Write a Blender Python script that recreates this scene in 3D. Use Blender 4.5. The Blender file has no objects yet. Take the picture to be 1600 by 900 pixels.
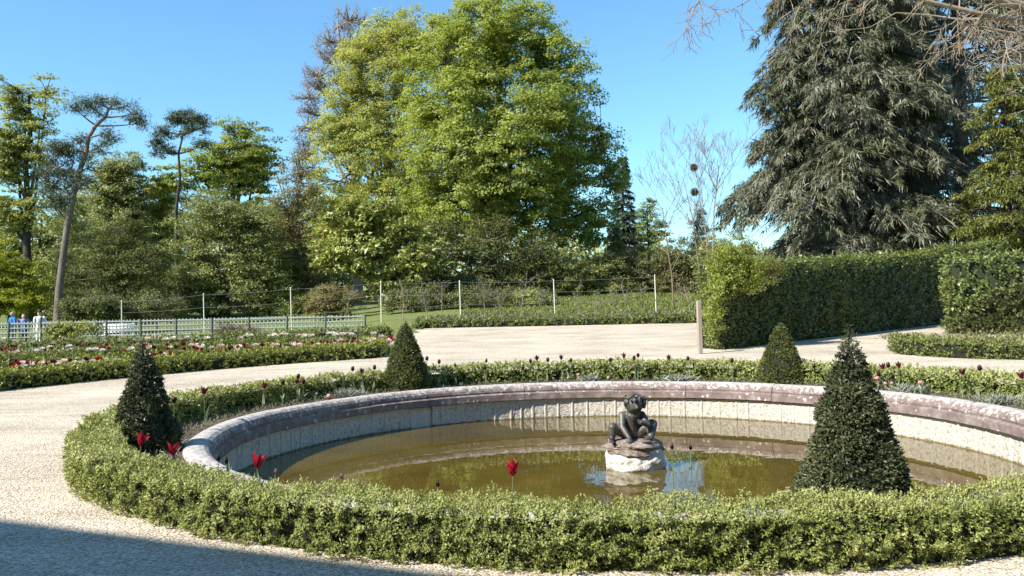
import bpy, bmesh, math, random
import numpy as np
from mathutils import Vector, Matrix

rng = np.random.default_rng(7)
random.seed(7)
scene = bpy.context.scene
COL = scene.collection

# ------------------------------------------------------------------ camera
EYE = 1.55
FPX = 1300.0
PITCH = math.atan((483 - 450) / FPX)
ROLL = 0.020
F = np.array([0, math.cos(PITCH), math.sin(PITCH)])
U0 = np.array([0, -math.sin(PITCH), math.cos(PITCH)])
R0 = np.array([1.0, 0, 0])
CR = math.cos(ROLL) * R0 - math.sin(ROLL) * U0
CU = math.sin(ROLL) * R0 + math.cos(ROLL) * U0
cam = bpy.data.cameras.new('camera')
cam.sensor_width = 36
cam.lens = FPX / 1600 * 36
cam.clip_end = 3000
cam.clip_start = 0.05
camo = bpy.data.objects.new('camera', cam)
COL.objects.link(camo)
m = Matrix(((CR[0], CU[0], -F[0], 0), (CR[1], CU[1], -F[1], 0), (CR[2], CU[2], -F[2], EYE), (0, 0, 0, 1)))
camo.matrix_world = m
scene.camera = camo

# ------------------------------------------------------------------ light
SUN_EL = math.radians(40)
SXY = np.array([-0.85, -0.527])
SXY /= np.linalg.norm(SXY)
S = np.array([SXY[0] * math.cos(SUN_EL), SXY[1] * math.cos(SUN_EL), math.sin(SUN_EL)])
world = bpy.data.worlds.new('World')
scene.world = world
world.use_nodes = True
nt = world.node_tree
sky = nt.nodes.new('ShaderNodeTexSky')
sky.sky_type = 'NISHITA'
sky.sun_disc = False
sky.sun_elevation = SUN_EL
sky.sun_rotation = math.atan2(SXY[0], SXY[1])
sky.altitude = 100
sky.air_density = 1.2
sky.dust_density = 0.0
sky.ozone_density = 9.0
bg = nt.nodes['Background']
bg.inputs['Strength'].default_value = 0.112
tint = nt.nodes.new('ShaderNodeMix')
tint.data_type = 'RGBA'
tint.blend_type = 'MULTIPLY'
tint.inputs['Factor'].default_value = 1.0
tint.inputs['B'].default_value = (0.95, 1.06, 0.94, 1)
nt.links.new(sky.outputs[0], tint.inputs['A'])
nt.links.new(tint.outputs['Result'], bg.inputs['Color'])
sun = bpy.data.lights.new('sun', 'SUN')
sun.energy = 5.0
sun.angle = math.radians(0.5)
sun.color = (1.0, 0.95, 0.86)
suno = bpy.data.objects.new('sun', sun)
COL.objects.link(suno)
suno.rotation_euler = Vector(-S).to_track_quat('-Z', 'Y').to_euler()
scene.view_settings.view_transform = 'Standard'
scene.view_settings.look = 'None'
scene.view_settings.gamma = 1
scene.view_settings.exposure = 1.12
scene.cycles.max_bounces = 6
scene.cycles.diffuse_bounces = 3
scene.cycles.transmission_bounces = 4
scene.cycles.transparent_max_bounces = 6
scene.cycles.caustics_reflective = False
scene.cycles.caustics_refractive = False
scene.cycles.use_denoising = True


# ------------------------------------------------------------------ helpers
def at(px, py, Y):
    d = F * FPX + CR * (px - 800) - CU * (py - 450)
    return np.array([0, 0, EYE]) + d * (Y / d[1])


def mpp(Y):
    return Y / FPX


CX, CY = 1.41, 11.46            # basin centre


def smooth(a, b, x):
    t = np.clip((x - a) / (b - a), 0, 1)
    return t * t * (3 - 2 * t)


def gz(x, y):
    x = np.asarray(x, float)
    y = np.asarray(y, float)
    k = 0.40 + 0.60 * smooth(-18, -3, x)
    z = 0.027 * np.clip(y - 17, 0, 25) * k
    z = z + 0.45 * smooth(42.3, 46, y) * (0.5 + 0.5 * smooth(-14, -3, x))
    z = z + 0.078 * np.clip(y - 46, 0, 20) * (0.6 + 0.4 * smooth(-14, -3, x))
    z = z + 0.04 * np.clip(y - 66, 0, 60)
    return z


def G(x, y):
    return float(gz(x, y))


def setp(o, label=None, cat=None, group=None, kind=None):
    if label:
        o['label'] = label
    if cat:
        o['category'] = cat
    if group:
        o['group'] = group
    if kind:
        o['kind'] = kind
    return o


def empty(name, loc, label=None, cat=None, group=None, rz=0, kind=None):
    o = bpy.data.objects.new(name, None)
    COL.objects.link(o)
    o.location = loc
    o.rotation_euler = (0, 0, rz)
    o.empty_display_size = 0.2
    return setp(o, label, cat, group, kind)


def mesh_np(name, V, quads=None, tris=None, rnd=None, smooth_sh=False):
    """mesh from numpy arrays; rnd: one float per face"""
    me = bpy.data.meshes.new(name)
    V = np.asarray(V, np.float32).reshape(-1, 3)
    nq = 0 if quads is None else len(quads)
    nt_ = 0 if tris is None else len(tris)
    me.vertices.add(len(V))
    me.vertices.foreach_set('co', V.ravel())
    idx = []
    tot = []
    if nq:
        idx.append(np.asarray(quads, np.int32).ravel())
        tot.append(np.full(nq, 4, np.int32))
    if nt_:
        idx.append(np.asarray(tris, np.int32).ravel())
        tot.append(np.full(nt_, 3, np.int32))
    idx = np.concatenate(idx)
    tot = np.concatenate(tot)
    me.loops.add(len(idx))
    me.loops.foreach_set('vertex_index', idx)
    me.polygons.add(len(tot))
    st = np.zeros(len(tot), np.int32)
    st[1:] = np.cumsum(tot)[:-1]
    me.polygons.foreach_set('loop_start', st)
    me.polygons.foreach_set('loop_total', tot)
    if smooth_sh:
        me.polygons.foreach_set('use_smooth', np.ones(len(tot), bool))
    if rnd is not None:
        a = me.attributes.new('rnd', 'FLOAT', 'FACE')
        a.data.foreach_set('value', np.asarray(rnd, np.float32))
    me.update(calc_edges=True)
    return me


def link(name, me, mat, parent=None, loc=(0, 0, 0)):
    o = bpy.data.objects.new(name, me)
    COL.objects.link(o)
    if mat is not None:
        for mm in (mat if isinstance(mat, (list, tuple)) else [mat]):
            me.materials.append(mm)
    o.location = loc
    if parent is not None:
        o.parent = parent
    return o


def bm_obj(name, bm, mat, parent=None, loc=(0, 0, 0), sm=False):
    me = bpy.data.meshes.new(name)
    if sm:
        for f in bm.faces:
            f.smooth = True
    bm.to_mesh(me)
    bm.free()
    return link(name, me, mat, parent, loc)


def unit(v):
    return v / np.maximum(np.linalg.norm(v, axis=-1, keepdims=True), 1e-9)


def rand_dirs(n):
    return unit(rng.normal(size=(n, 3)))


def noise3(p, seed=0, octaves=4, scale=1.0):
    """cheap smooth pseudo-noise, about -1..1"""
    r = np.random.default_rng(seed)
    p = np.asarray(p, float) * scale
    out = np.zeros(p.shape[:-1])
    amp, tot = 1.0, 0.0
    for o in range(octaves):
        for k in range(4):
            w = r.normal(size=3) * (1.9 ** o) * 1.3
            out += amp * np.sin(p @ w + r.uniform(0, 6.28))
        tot += amp * 1.6
        amp *= 0.6
    return out / tot


# ------------------------------------------------------------------ materials
def newmat(name):
    mt = bpy.data.materials.new(name)
    mt.use_nodes = True
    n = mt.node_tree.nodes
    return mt, n, mt.node_tree.links, n['Principled BSDF']


def ramp(n, stops):
    r = n.new('ShaderNodeValToRGB')
    e = r.color_ramp.elements
    while len(e) < len(stops):
        e.new(0.5)
    for i, (p, c) in enumerate(stops):
        e[i].position = p
        e[i].color = (*c, 1) if len(c) == 3 else c
    return r


def leaf_mat(name, cols, transl=0.3, rough=0.55, spec=0.25, patch=None, patch_scale=0.5, tcol=1.5):
    """cols: dark..light per-leaf colours; patch: another hue mixed in by large noise"""
    mt, n, l, b = newmat(name)
    a = n.new('ShaderNodeAttribute')
    a.attribute_name = 'rnd'
    k = len(cols)
    r = ramp(n, [(i / (k - 1) if k > 1 else 0, c) for i, c in enumerate(cols)])
    l.new(a.outputs['Fac'], r.inputs[0])
    src = r.outputs[0]
    if patch is not None:
        tc = n.new('ShaderNodeTexCoord')
        ns = n.new('ShaderNodeTexNoise')
        ns.inputs['Scale'].default_value = patch_scale
        ns.inputs['Detail'].default_value = 3
        l.new(tc.outputs['Object'], ns.inputs['Vector'])
        mr = ramp(n, [(0.45, (0, 0, 0)), (0.62, (1, 1, 1))])
        l.new(ns.outputs['Fac'], mr.inputs[0])
        mx = n.new('ShaderNodeMix')
        mx.data_type = 'RGBA'
        l.new(mr.outputs[0], mx.inputs['Factor'])
        l.new(src, mx.inputs['A'])
        mx.inputs['B'].default_value = (*patch, 1)
        src = mx.outputs['Result']
    l.new(src, b.inputs['Base Color'])
    b.inputs['Roughness'].default_value = rough
    b.inputs['Specular IOR Level'].default_value = spec
    if transl > 0:
        t = n.new('ShaderNodeBsdfTranslucent')
        hs = n.new('ShaderNodeHueSaturation')
        hs.inputs['Hue'].default_value = 0.48
        hs.inputs['Saturation'].default_value = 1.15
        hs.inputs['Value'].default_value = tcol
        l.new(src, hs.inputs['Color'])
        l.new(hs.outputs[0], t.inputs['Color'])
        ms = n.new('ShaderNodeMixShader')
        ms.inputs[0].default_value = transl
        l.new(b.outputs[0], ms.inputs[1])
        l.new(t.outputs[0], ms.inputs[2])
        l.new(ms.outputs[0], n['Material Output'].inputs['Surface'])
    return mt


def rough_mat(name, c1, c2, scale=8, rough=0.85, bump=0.3, bscale=None, c3=None, spec=0.3, stretch=None, bdist=0.02):
    mt, n, l, b = newmat(name)
    tc = n.new('ShaderNodeTexCoord')
    vec = tc.outputs['Object']
    if stretch:
        mp = n.new('ShaderNodeMapping')
        mp.inputs['Scale'].default_value = stretch
        l.new(vec, mp.inputs['Vector'])
        vec = mp.outputs[0]
    ns = n.new('ShaderNodeTexNoise')
    ns.inputs['Scale'].default_value = scale
    ns.inputs['Detail'].default_value = 8
    ns.inputs['Roughness'].default_value = 0.65
    l.new(vec, ns.inputs['Vector'])
    st = [(0.3, c1), (0.7, c2)] if c3 is None else [(0.3, c1), (0.5, c2), (0.68, c3)]
    r = ramp(n, st)
    l.new(ns.outputs['Fac'], r.inputs[0])
    l.new(r.outputs[0], b.inputs['Base Color'])
    b.inputs['Roughness'].default_value = rough
    b.inputs['Specular IOR Level'].default_value = spec
    if bump:
        n2 = n.new('ShaderNodeTexNoise')
        n2.inputs['Scale'].default_value = bscale or scale * 4
        n2.inputs['Detail'].default_value = 6
        l.new(vec, n2.inputs['Vector'])
        bp = n.new('ShaderNodeBump')
        bp.inputs['Strength'].default_value = bump
        bp.inputs['Distance'].default_value = bdist
        l.new(n2.outputs['Fac'], bp.inputs['Height'])
        l.new(bp.outputs[0], b.inputs['Normal'])
    return mt


M = {}
M['bark'] = rough_mat('bark', (0.05, 0.04, 0.032), (0.16, 0.13, 0.10), 5, bump=0.6, stretch=(1, 1, 0.25))
M['bark_dark'] = rough_mat('bark_dark', (0.025, 0.02, 0.016), (0.07, 0.055, 0.045), 5, bump=0.6, stretch=(1, 1, 0.25))
M['bark_pine'] = rough_mat('bark_pine', (0.07, 0.056, 0.046), (0.20, 0.16, 0.135), 3, bump=0.8, bscale=9, stretch=(1, 1, 0.3), bdist=0.06)
M['bark_pale'] = rough_mat('bark_pale', (0.15, 0.12, 0.085), (0.33, 0.27, 0.19), 6, bump=0.4)
M['twig_grey'] = rough_mat('twig_grey', (0.14, 0.115, 0.10), (0.30, 0.25, 0.21), 4, bump=0)
M['twig_brown'] = rough_mat('twig_brown', (0.10, 0.075, 0.05), (0.22, 0.17, 0.11), 4, bump=0)
M['soil'] = rough_mat('soil', (0.045, 0.033, 0.022), (0.13, 0.10, 0.07), 9, bump=0.7, bscale=40)
M['wood_post'] = rough_mat('wood_post', (0.24, 0.19, 0.155), (0.36, 0.29, 0.24), 6, bump=0.3, stretch=(1, 1, 0.1))
M['white_post'] = rough_mat('white_post', (0.46, 0.43, 0.36), (0.62, 0.59, 0.50), 8, bump=0.1)
M['trellis'] = rough_mat('trellis', (0.21, 0.24, 0.21), (0.36, 0.38, 0.34), 3, bump=0.2)
M['trellis_post'] = rough_mat('trellis_post', (0.07, 0.085, 0.075), (0.14, 0.16, 0.14), 3, bump=0.2)
M['wire'] = rough_mat('wire', (0.25, 0.25, 0.24), (0.35, 0.35, 0.33), 3, bump=0)
M['white_paint'] = rough_mat('white_paint', (0.72, 0.72, 0.70), (0.8, 0.8, 0.78), 5, bump=0)
M['bronze'] = rough_mat('bronze', (0.014, 0.013, 0.011), (0.055, 0.048, 0.040), 9, rough=0.5, bump=0.5, bscale=30, c3=(0.11, 0.10, 0.085), spec=0.6, bdist=0.01)
M['nest'] = rough_mat('nest', (0.04, 0.035, 0.02), (0.10, 0.09, 0.05), 10, bump=0.5)


def gravel_mat():
    mt, n, l, b = newmat('gravel')
    tc = n.new('ShaderNodeTexCoord')
    v1 = n.new('ShaderNodeTexVoronoi')
    v1.inputs['Scale'].default_value = 62
    l.new(tc.outputs['Object'], v1.inputs['Vector'])
    hs = ramp(n, [(0.0, (0.30, 0.25, 0.19)), (0.45, (0.49, 0.425, 0.335)), (0.8, (0.62, 0.55, 0.45)), (1.0, (0.75, 0.69, 0.59))])
    sep = n.new('ShaderNodeSeparateColor')
    l.new(v1.outputs['Color'], sep.inputs[0])
    l.new(sep.outputs[0], hs.inputs[0])
    n1 = n.new('ShaderNodeTexNoise')
    n1.inputs['Scale'].default_value = 0.5
    n1.inputs['Detail'].default_value = 7
    n1.inputs['Roughness'].default_value = 0.6
    l.new(tc.outputs['Object'], n1.inputs['Vector'])
    r2 = ramp(n, [(0.30, (0.70, 0.68, 0.65)), (0.5, (0.92, 0.91, 0.89)), (0.7, (1.06, 1.05, 1.03))])
    l.new(n1.outputs['Fac'], r2.inputs[0])
    mx = n.new('ShaderNodeMix')
    mx.data_type = 'RGBA'
    mx.blend_type = 'MULTIPLY'
    mx.inputs['Factor'].default_value = 1
    l.new(hs.outputs[0], mx.inputs['A'])
    l.new(r2.outputs[0], mx.inputs['B'])
    mpg = n.new('ShaderNodeMapping')
    mpg.inputs['Rotation'].default_value = (0, 0, 0.35)
    mpg.inputs['Scale'].default_value = (0.35, 2.6, 1)
    l.new(tc.outputs['Object'], mpg.inputs['Vector'])
    n7 = n.new('ShaderNodeTexNoise')
    n7.inputs['Scale'].default_value = 1.1
    n7.inputs['Detail'].default_value = 6
    n7.inputs['Roughness'].default_value = 0.65
    l.new(mpg.outputs[0], n7.inputs['Vector'])
    r7 = ramp(n, [(0.35, (0.80, 0.78, 0.75)), (0.6, (1.04, 1.04, 1.03))])
    l.new(n7.outputs['Fac'], r7.inputs[0])
    mx7 = n.new('ShaderNodeMix')
    mx7.data_type = 'RGBA'
    mx7.blend_type = 'MULTIPLY'
    mx7.inputs['Factor'].default_value = 0.8
    l.new(mx.outputs['Result'], mx7.inputs['A'])
    l.new(r7.outputs[0], mx7.inputs['B'])
    l.new(mx7.outputs['Result'], b.inputs['Base Color'])
    b.inputs['Roughness'].default_value = 0.9
    b.inputs['Specular IOR Level'].default_value = 0.15
    n3 = n.new('ShaderNodeTexNoise')
    n3.inputs['Scale'].default_value = 14
    n3.inputs['Detail'].default_value = 5
    l.new(tc.outputs['Object'], n3.inputs['Vector'])
    ad = n.new('ShaderNodeMath')
    ad.operation = 'MULTIPLY_ADD'
    l.new(v1.outputs['Distance'], ad.inputs[0])
    ad.inputs[1].default_value = -1.0
    l.new(n3.outputs['Fac'], ad.inputs[2])
    bp = n.new('ShaderNodeBump')
    bp.inputs['Strength'].default_value = 0.75
    bp.inputs['Distance'].default_value = 0.014
    l.new(ad.outputs[0], bp.inputs['Height'])
    l.new(bp.outputs[0], b.inputs['Normal'])
    return mt


M['gravel'] = gravel_mat()
M['pebble'] = rough_mat('pebble', (0.33, 0.26, 0.18), (0.62, 0.53, 0.41), 30, bump=0, c3=(0.72, 0.65, 0.54))
M['grass'] = rough_mat('grass', (0.075, 0.10, 0.022), (0.15, 0.175, 0.048), 2.5, bump=0.8, bscale=25, c3=(0.14, 0.17, 0.05), bdist=0.08)


def coping_mat():
    """red-brown sandstone, pale lichen where the stone faces the sky"""
    mt, n, l, b = newmat('coping_stone')
    tc = n.new('ShaderNodeTexCoord')
    ge = n.new('ShaderNodeNewGeometry')
    n1 = n.new('ShaderNodeTexNoise')
    n1.inputs['Scale'].default_value = 5
    n1.inputs['Detail'].default_value = 10
    n1.inputs['Roughness'].default_value = 0.7
    l.new(ge.outputs['Position'], n1.inputs['Vector'])
    base = ramp(n, [(0.3, (0.10, 0.074, 0.067)), (0.5, (0.185, 0.140, 0.127)), (0.7, (0.30, 0.25, 0.23))])
    l.new(n1.outputs['Fac'], base.inputs[0])
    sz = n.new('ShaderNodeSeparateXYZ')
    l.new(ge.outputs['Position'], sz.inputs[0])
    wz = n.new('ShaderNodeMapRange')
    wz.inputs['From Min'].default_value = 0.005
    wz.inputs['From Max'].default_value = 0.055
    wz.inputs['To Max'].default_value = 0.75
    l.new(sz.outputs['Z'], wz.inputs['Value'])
    lit_top = n.new('ShaderNodeMix')  # direct sun on the top painted in: base colour lightened by height
    lit_top.data_type = 'RGBA'
    l.new(wz.outputs[0], lit_top.inputs['Factor'])
    l.new(base.outputs[0], lit_top.inputs['A'])
    lit_top.inputs['B'].default_value = (0.34, 0.305, 0.28, 1)
    # lichen blotches (round, two sizes)
    v = n.new('ShaderNodeTexVoronoi')
    v.inputs['Scale'].default_value = 11
    v.inputs['Randomness'].default_value = 1
    n6 = n.new('ShaderNodeTexNoise')
    n6.inputs['Scale'].default_value = 16
    n6.inputs['Detail'].default_value = 5
    l.new(ge.outputs['Position'], n6.inputs['Vector'])
    vm = n.new('ShaderNodeVectorMath')
    vm.operation = 'MULTIPLY_ADD'
    l.new(n6.outputs['Color'], vm.inputs[0])
    vm.inputs[1].default_value = (0.12, 0.12, 0.12)
    l.new(ge.outputs['Position'], vm.inputs[2])
    l.new(vm.outputs[0], v.inputs['Vector'])
    vr = ramp(n, [(0.22, (1, 1, 1)), (0.36, (0, 0, 0))])
    l.new(v.outputs['Distance'], vr.inputs[0])
    n2 = n.new('ShaderNodeTexNoise')
    n2.inputs['Scale'].default_value = 13
    n2.inputs['Detail'].default_value = 10
    n2.inputs['Roughness'].default_value = 0.75
    l.new(ge.outputs['Position'], n2.inputs['Vector'])
    sx = n.new('ShaderNodeSeparateXYZ')
    l.new(ge.outputs['Position'], sx.inputs[0])
    n5 = n.new('ShaderNodeTexNoise')
    n5.inputs['Scale'].default_value = 1.3
    n5.inputs['Detail'].default_value = 3
    l.new(ge.outputs['Position'], n5.inputs['Vector'])
    zz = n.new('ShaderNodeMath')
    zz.operation = 'MULTIPLY_ADD'
    l.new(n5.outputs['Fac'], zz.inputs[0])
    zz.inputs[1].default_value = 0.14
    l.new(sx.outputs['Z'], zz.inputs[2])
    up = n.new('ShaderNodeMapRange')
    up.inputs['From Min'].default_value = -0.22
    up.inputs['From Max'].default_value = 0.13
    up.inputs['To Min'].default_value = -0.22
    up.inputs['To Max'].default_value = 0.085
    l.new(zz.outputs[0], up.inputs['Value'])
    ad = n.new('ShaderNodeMath')
    ad.operation = 'ADD'
    l.new(n2.outputs['Fac'], ad.inputs[0])
    l.new(up.outputs[0], ad.inputs[1])
    nr = ramp(n, [(0.53, (0, 0, 0)), (0.60, (1, 1, 1))])
    l.new(ad.outputs[0], nr.inputs[0])
    mxm = n.new('ShaderNodeMath')
    mxm.operation = 'MULTIPLY'
    l.new(vr.outputs[0], mxm.inputs[0])
    gt = n.new('ShaderNodeMath')
    gt.operation = 'GREATER_THAN'
    sepc = n.new('ShaderNodeSeparateColor')
    l.new(v.outputs['Color'], sepc.inputs[0])
    l.new(sepc.outputs[0], gt.inputs[0])
    gt.inputs[1].default_value = 0.72
    l.new(gt.outputs[0], mxm.inputs[1])
    mxa = n.new('ShaderNodeMath')
    mxa.operation = 'MAXIMUM'
    l.new(nr.outputs[0], mxa.inputs[0])
    l.new(mxm.outputs[0], mxa.inputs[1])
    lc = ramp(n, [(0.3, (0.33, 0.30, 0.28)), (0.7, (0.52, 0.49, 0.45))])
    l.new(n2.outputs['Fac'], lc.inputs[0])
    mx = n.new('ShaderNodeMix')
    mx.data_type = 'RGBA'
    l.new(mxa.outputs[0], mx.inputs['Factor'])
    l.new(lit_top.outputs['Result'], mx.inputs['A'])
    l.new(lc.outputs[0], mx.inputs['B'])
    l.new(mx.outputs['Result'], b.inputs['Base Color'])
    b.inputs['Roughness'].default_value = 0.8
    b.inputs['Specular IOR Level'].default_value = 0.25
    bp = n.new('ShaderNodeBump')
    bp.inputs['Strength'].default_value = 0.5
    bp.inputs['Distance'].default_value = 0.015
    l.new(n2.outputs['Fac'], bp.inputs['Height'])
    l.new(bp.outputs[0], b.inputs['Normal'])
    return mt


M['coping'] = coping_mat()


def panel_mat(name, cs, bump, bscale):
    mt, n, l, b = newmat(name)
    ge = n.new('ShaderNodeNewGeometry')
    n1 = n.new('ShaderNodeTexNoise')
    n1.inputs['Scale'].default_value = 22
    n1.inputs['Detail'].default_value = 8
    n1.inputs['Roughness'].default_value = 0.7
    l.new(ge.outputs['Position'], n1.inputs['Vector'])
    r = ramp(n, [(0.34, cs[0]), (0.48, cs[1]), (0.7, cs[2])])
    l.new(n1.outputs['Fac'], r.inputs[0])
    # algae stain just above the water line
    sx = n.new('ShaderNodeSeparateXYZ')
    l.new(ge.outputs['Position'], sx.inputs[0])
    ad = n.new('ShaderNodeMath')
    ad.operation = 'MULTIPLY_ADD'
    l.new(n1.outputs['Fac'], ad.inputs[0])
    ad.inputs[1].default_value = 0.10
    l.new(sx.outputs['Z'], ad.inputs[2])
    mr = ramp(n, [(0.0, (1, 1, 1)), (1.0, (0, 0, 0))])
    mp = n.new('ShaderNodeMapRange')
    mp.inputs['From Min'].default_value = -0.575
    mp.inputs['From Max'].default_value = -0.545
    l.new(ad.outputs[0], mp.inputs['Value'])
    l.new(mp.outputs[0], mr.inputs[0])
    mx = n.new('ShaderNodeMix')
    mx.data_type = 'RGBA'
    l.new(mr.outputs[0], mx.inputs['Factor'])
    l.new(r.outputs[0], mx.inputs['A'])
    mx.inputs['B'].default_value = (0.17, 0.14, 0.07, 1)
    l.new(mx.outputs['Result'], b.inputs['Base Color'])
    b.inputs['Roughness'].default_value = 0.9
    b.inputs['Specular IOR Level'].default_value = 0.2
    v = n.new('ShaderNodeTexNoise')
    v.inputs['Scale'].default_value = bscale
    v.inputs['Detail'].default_value = 6
    l.new(ge.outputs['Position'], v.inputs['Vector'])
    bp = n.new('ShaderNodeBump')
    bp.inputs['Strength'].default_value = bump
    bp.inputs['Distance'].default_value = 0.02
    l.new(v.outputs['Fac'], bp.inputs['Height'])
    l.new(bp.outputs[0], b.inputs['Normal'])
    return mt


M['panel'] = panel_mat('limestone_margin', ((0.40, 0.355, 0.29), (0.58, 0.53, 0.45), (0.68, 0.63, 0.54)), 0.35, 30)
M['panel_field'] = panel_mat('limestone_field', ((0.20, 0.175, 0.145), (0.46, 0.42, 0.355), (0.60, 0.555, 0.48)), 0.9, 40)
M['joint'] = rough_mat('joint', (0.42, 0.38, 0.32), (0.60, 0.56, 0.49), 6, bump=0.4)
M['rock_white'] = rough_mat('rock_white', (0.18, 0.155, 0.13), (0.52, 0.48, 0.42), 7, bump=0.8, c3=(0.66, 0.62, 0.56), bdist=0.03)
M['rock_brown'] = rough_mat('rock_brown', (0.09, 0.07, 0.055), (0.20, 0.155, 0.13), 9, bump=0.9, c3=(0.34, 0.29, 0.25), bdist=0.03)


def water_mat():
    mt, n, l, b = newmat('murky_water')
    ge = n.new('ShaderNodeNewGeometry')
    n1 = n.new('ShaderNodeTexNoise')
    n1.inputs['Scale'].default_value = 0.7
    n1.inputs['Detail'].default_value = 6
    l.new(ge.outputs['Position'], n1.inputs['Vector'])
    r = ramp(n, [(0.35, (0.062, 0.040, 0.009)), (0.65, (0.098, 0.071, 0.014))])
    l.new(n1.outputs['Fac'], r.inputs[0])
    l.new(r.outputs[0], b.inputs['Base Color'])
    b.inputs['Roughness'].default_value = 0.008
    b.inputs['IOR'].default_value = 1.36
    b.inputs['Specular IOR Level'].default_value = 0.5
    n2 = n.new('ShaderNodeTexNoise')
    n2.inputs['Scale'].default_value = 3.2
    n2.inputs['Detail'].default_value = 2
    l.new(ge.outputs['Position'], n2.inputs['Vector'])
    bp = n.new('ShaderNodeBump')
    bp.inputs['Strength'].default_value = 0.06
    bp.inputs['Distance'].default_value = 0.02
    l.new(n2.outputs['Fac'], bp.inputs['Height'])
    l.new(bp.outputs[0], b.inputs['Normal'])
    return mt


M['water'] = water_mat()


# leaves -----------------------------------------------------------------
def leaf_quads(C, A, N, L, W, fold=0.18):
    """C base point, A axis, N normal, L length, W width -> verts, quads"""
    n = len(C)
    A = unit(A)
    B = unit(np.cross(A, N))
    Nn = np.cross(B, A)
    L = np.broadcast_to(np.asarray(L, float), (n,))[:, None]
    W = np.broadcast_to(np.asarray(W, float), (n,))[:, None]
    mid = C + A * L * 0.45
    V = np.empty((n, 4, 3), np.float32)
    V[:, 0] = C
    V[:, 1] = mid + B * W * 0.5 + Nn * W * fold
    V[:, 2] = C + A * L
    V[:, 3] = mid - B * W * 0.5 + Nn * W * fold
    q = np.arange(n * 4, dtype=np.int32).reshape(n, 4)
    return V.reshape(-1, 3), q


class Geo:
    def __init__(self):
        self.V, self.Q, self.R, self.n = [], [], [], 0
        self.T, self.RT = [], []

    def add(self, V, Q, R=None):
        if len(Q) == 0:
            return
        self.V.append(np.asarray(V, np.float32))
        self.Q.append(np.asarray(Q, np.int32) + self.n)
        self.R.append(np.full(len(Q), 0.0, np.float32) if R is None else np.asarray(R, np.float32))
        self.n += len(V)

    def small(self, C, A, N, L, W, R=None):
        """far leaves: one triangle each"""
        n = len(C)
        A = unit(A)
        B = unit(np.cross(A, N))
        L = np.broadcast_to(np.asarray(L, float), (n,))[:, None]
        W = np.broadcast_to(np.asarray(W, float), (n,))[:, None]
        V = np.empty((n, 3, 3), np.float32)
        V[:, 0] = C - B * W * 0.55
        V[:, 1] = C + B * W * 0.55 + A * L * 0.25
        V[:, 2] = C + A * L
        self.V.append(V.reshape(-1, 3))
        self.T.append(np.arange(n * 3, dtype=np.int32).reshape(n, 3) + self.n)
        self.RT.append(np.asarray(rng.random(n) if R is None else R, np.float32))
        self.n += n * 3

    def leaves(self, C, A, N, L, W, R=None, fold=0.18):
        V, q = leaf_quads(C, A, N, L, W, fold)
        self.add(V, q, rng.random(len(C)) if R is None else R)

    def tube(self, P, rad, sides=5):
        P = np.asarray(P, float)
        k = len(P)
        rad = np.broadcast_to(np.asarray(rad, float), (k,))
        T = np.gradient(P, axis=0)
        T = unit(T)
        ref = np.array([0, 0, 1.0]) if abs(T[0][2]) < 0.9 else np.array([1.0, 0, 0])
        B = unit(np.cross(T, ref))
        Nn = np.cross(B, T)
        a = np.linspace(0, 2 * math.pi, sides, endpoint=False)
        ring = B[:, None] * np.cos(a)[None, :, None] + Nn[:, None] * np.sin(a)[None, :, None]
        V = P[:, None] + ring * rad[:, None, None]
        i = np.arange(k - 1)[:, None] * sides
        j = np.arange(sides)[None]
        j2 = (j + 1) % sides
        Q = np.stack([i + j, i + j2, i + sides + j2, i + sides + j], -1).reshape(-1, 4)
        self.add(V.reshape(-1, 3), Q)

    def box(self, lo, hi):
        x0, y0, z0 = lo
        x1, y1, z1 = hi
        V = [(x0, y0, z0), (x1, y0, z0), (x1, y1, z0), (x0, y1, z0), (x0, y0, z1), (x1, y0, z1), (x1, y1, z1), (x0, y1, z1)]
        Q = [(0, 3, 2, 1), (4, 5, 6, 7), (0, 1, 5, 4), (1, 2, 6, 5), (2, 3, 7, 6), (3, 0, 4, 7)]
        self.add(np.array(V), np.array(Q))

    def build(self, name, mat, parent=None, sm=False, loc=(0, 0, 0), rnd=True):
        V = np.concatenate(self.V)
        Q = np.concatenate(self.Q) if self.Q else None
        T = np.concatenate(self.T) if self.T else None
        R = np.concatenate(self.R + self.RT) if rnd else None
        me = mesh_np(name, V - np.asarray(loc, np.float32), Q, T, R, sm)
        return link(name, me, mat, parent, (0, 0, 0) if parent is not None else loc)


def bez(p0, p1, p2, n=6):
    t = np.linspace(0, 1, n)[:, None]
    return (1 - t) ** 2 * np.asarray(p0) + 2 * t * (1 - t) * np.asarray(p1) + t * t * np.asarray(p2)


# ------------------------------------------------------------------ the ground
def polar(name, rings, segs, keep, lift, mat):
    a = np.linspace(0, 2 * math.pi, segs, endpoint=False)
    R = np.asarray(rings)
    X = CX + R[:, None] * np.cos(a)
    Y = CY + R[:, None] * np.sin(a)
    Z = gz(X, Y) + lift
    V = np.stack([X, Y, Z], -1).reshape(-1, 3)
    i = np.arange(len(R) - 1)[:, None] * segs
    j = np.arange(segs)[None]
    j2 = (j + 1) % segs
    Q = np.stack([i + j, i + segs + j, i + segs + j2, i + j2], -1).reshape(-1, 4)
    if keep is not None:
        c = V[Q].mean(1)
        Q = Q[keep(c[:, 0], c[:, 1])]
        used = np.unique(Q)
        mp = np.zeros(len(V), np.int64)
        mp[used] = np.arange(len(used))
        V, Q = V[used], mp[Q]
    me = mesh_np(name, V, Q, smooth_sh=True)
    return setp(link(name, me, mat), kind='structure')


R_OUT, R_IN, R_WALL = 5.56, 5.20, 5.24
RIM_Z = 0.05
WATER_Z = -0.63
HEDGE_IN, HEDGE_OUT = 6.19, 6.66


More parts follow.
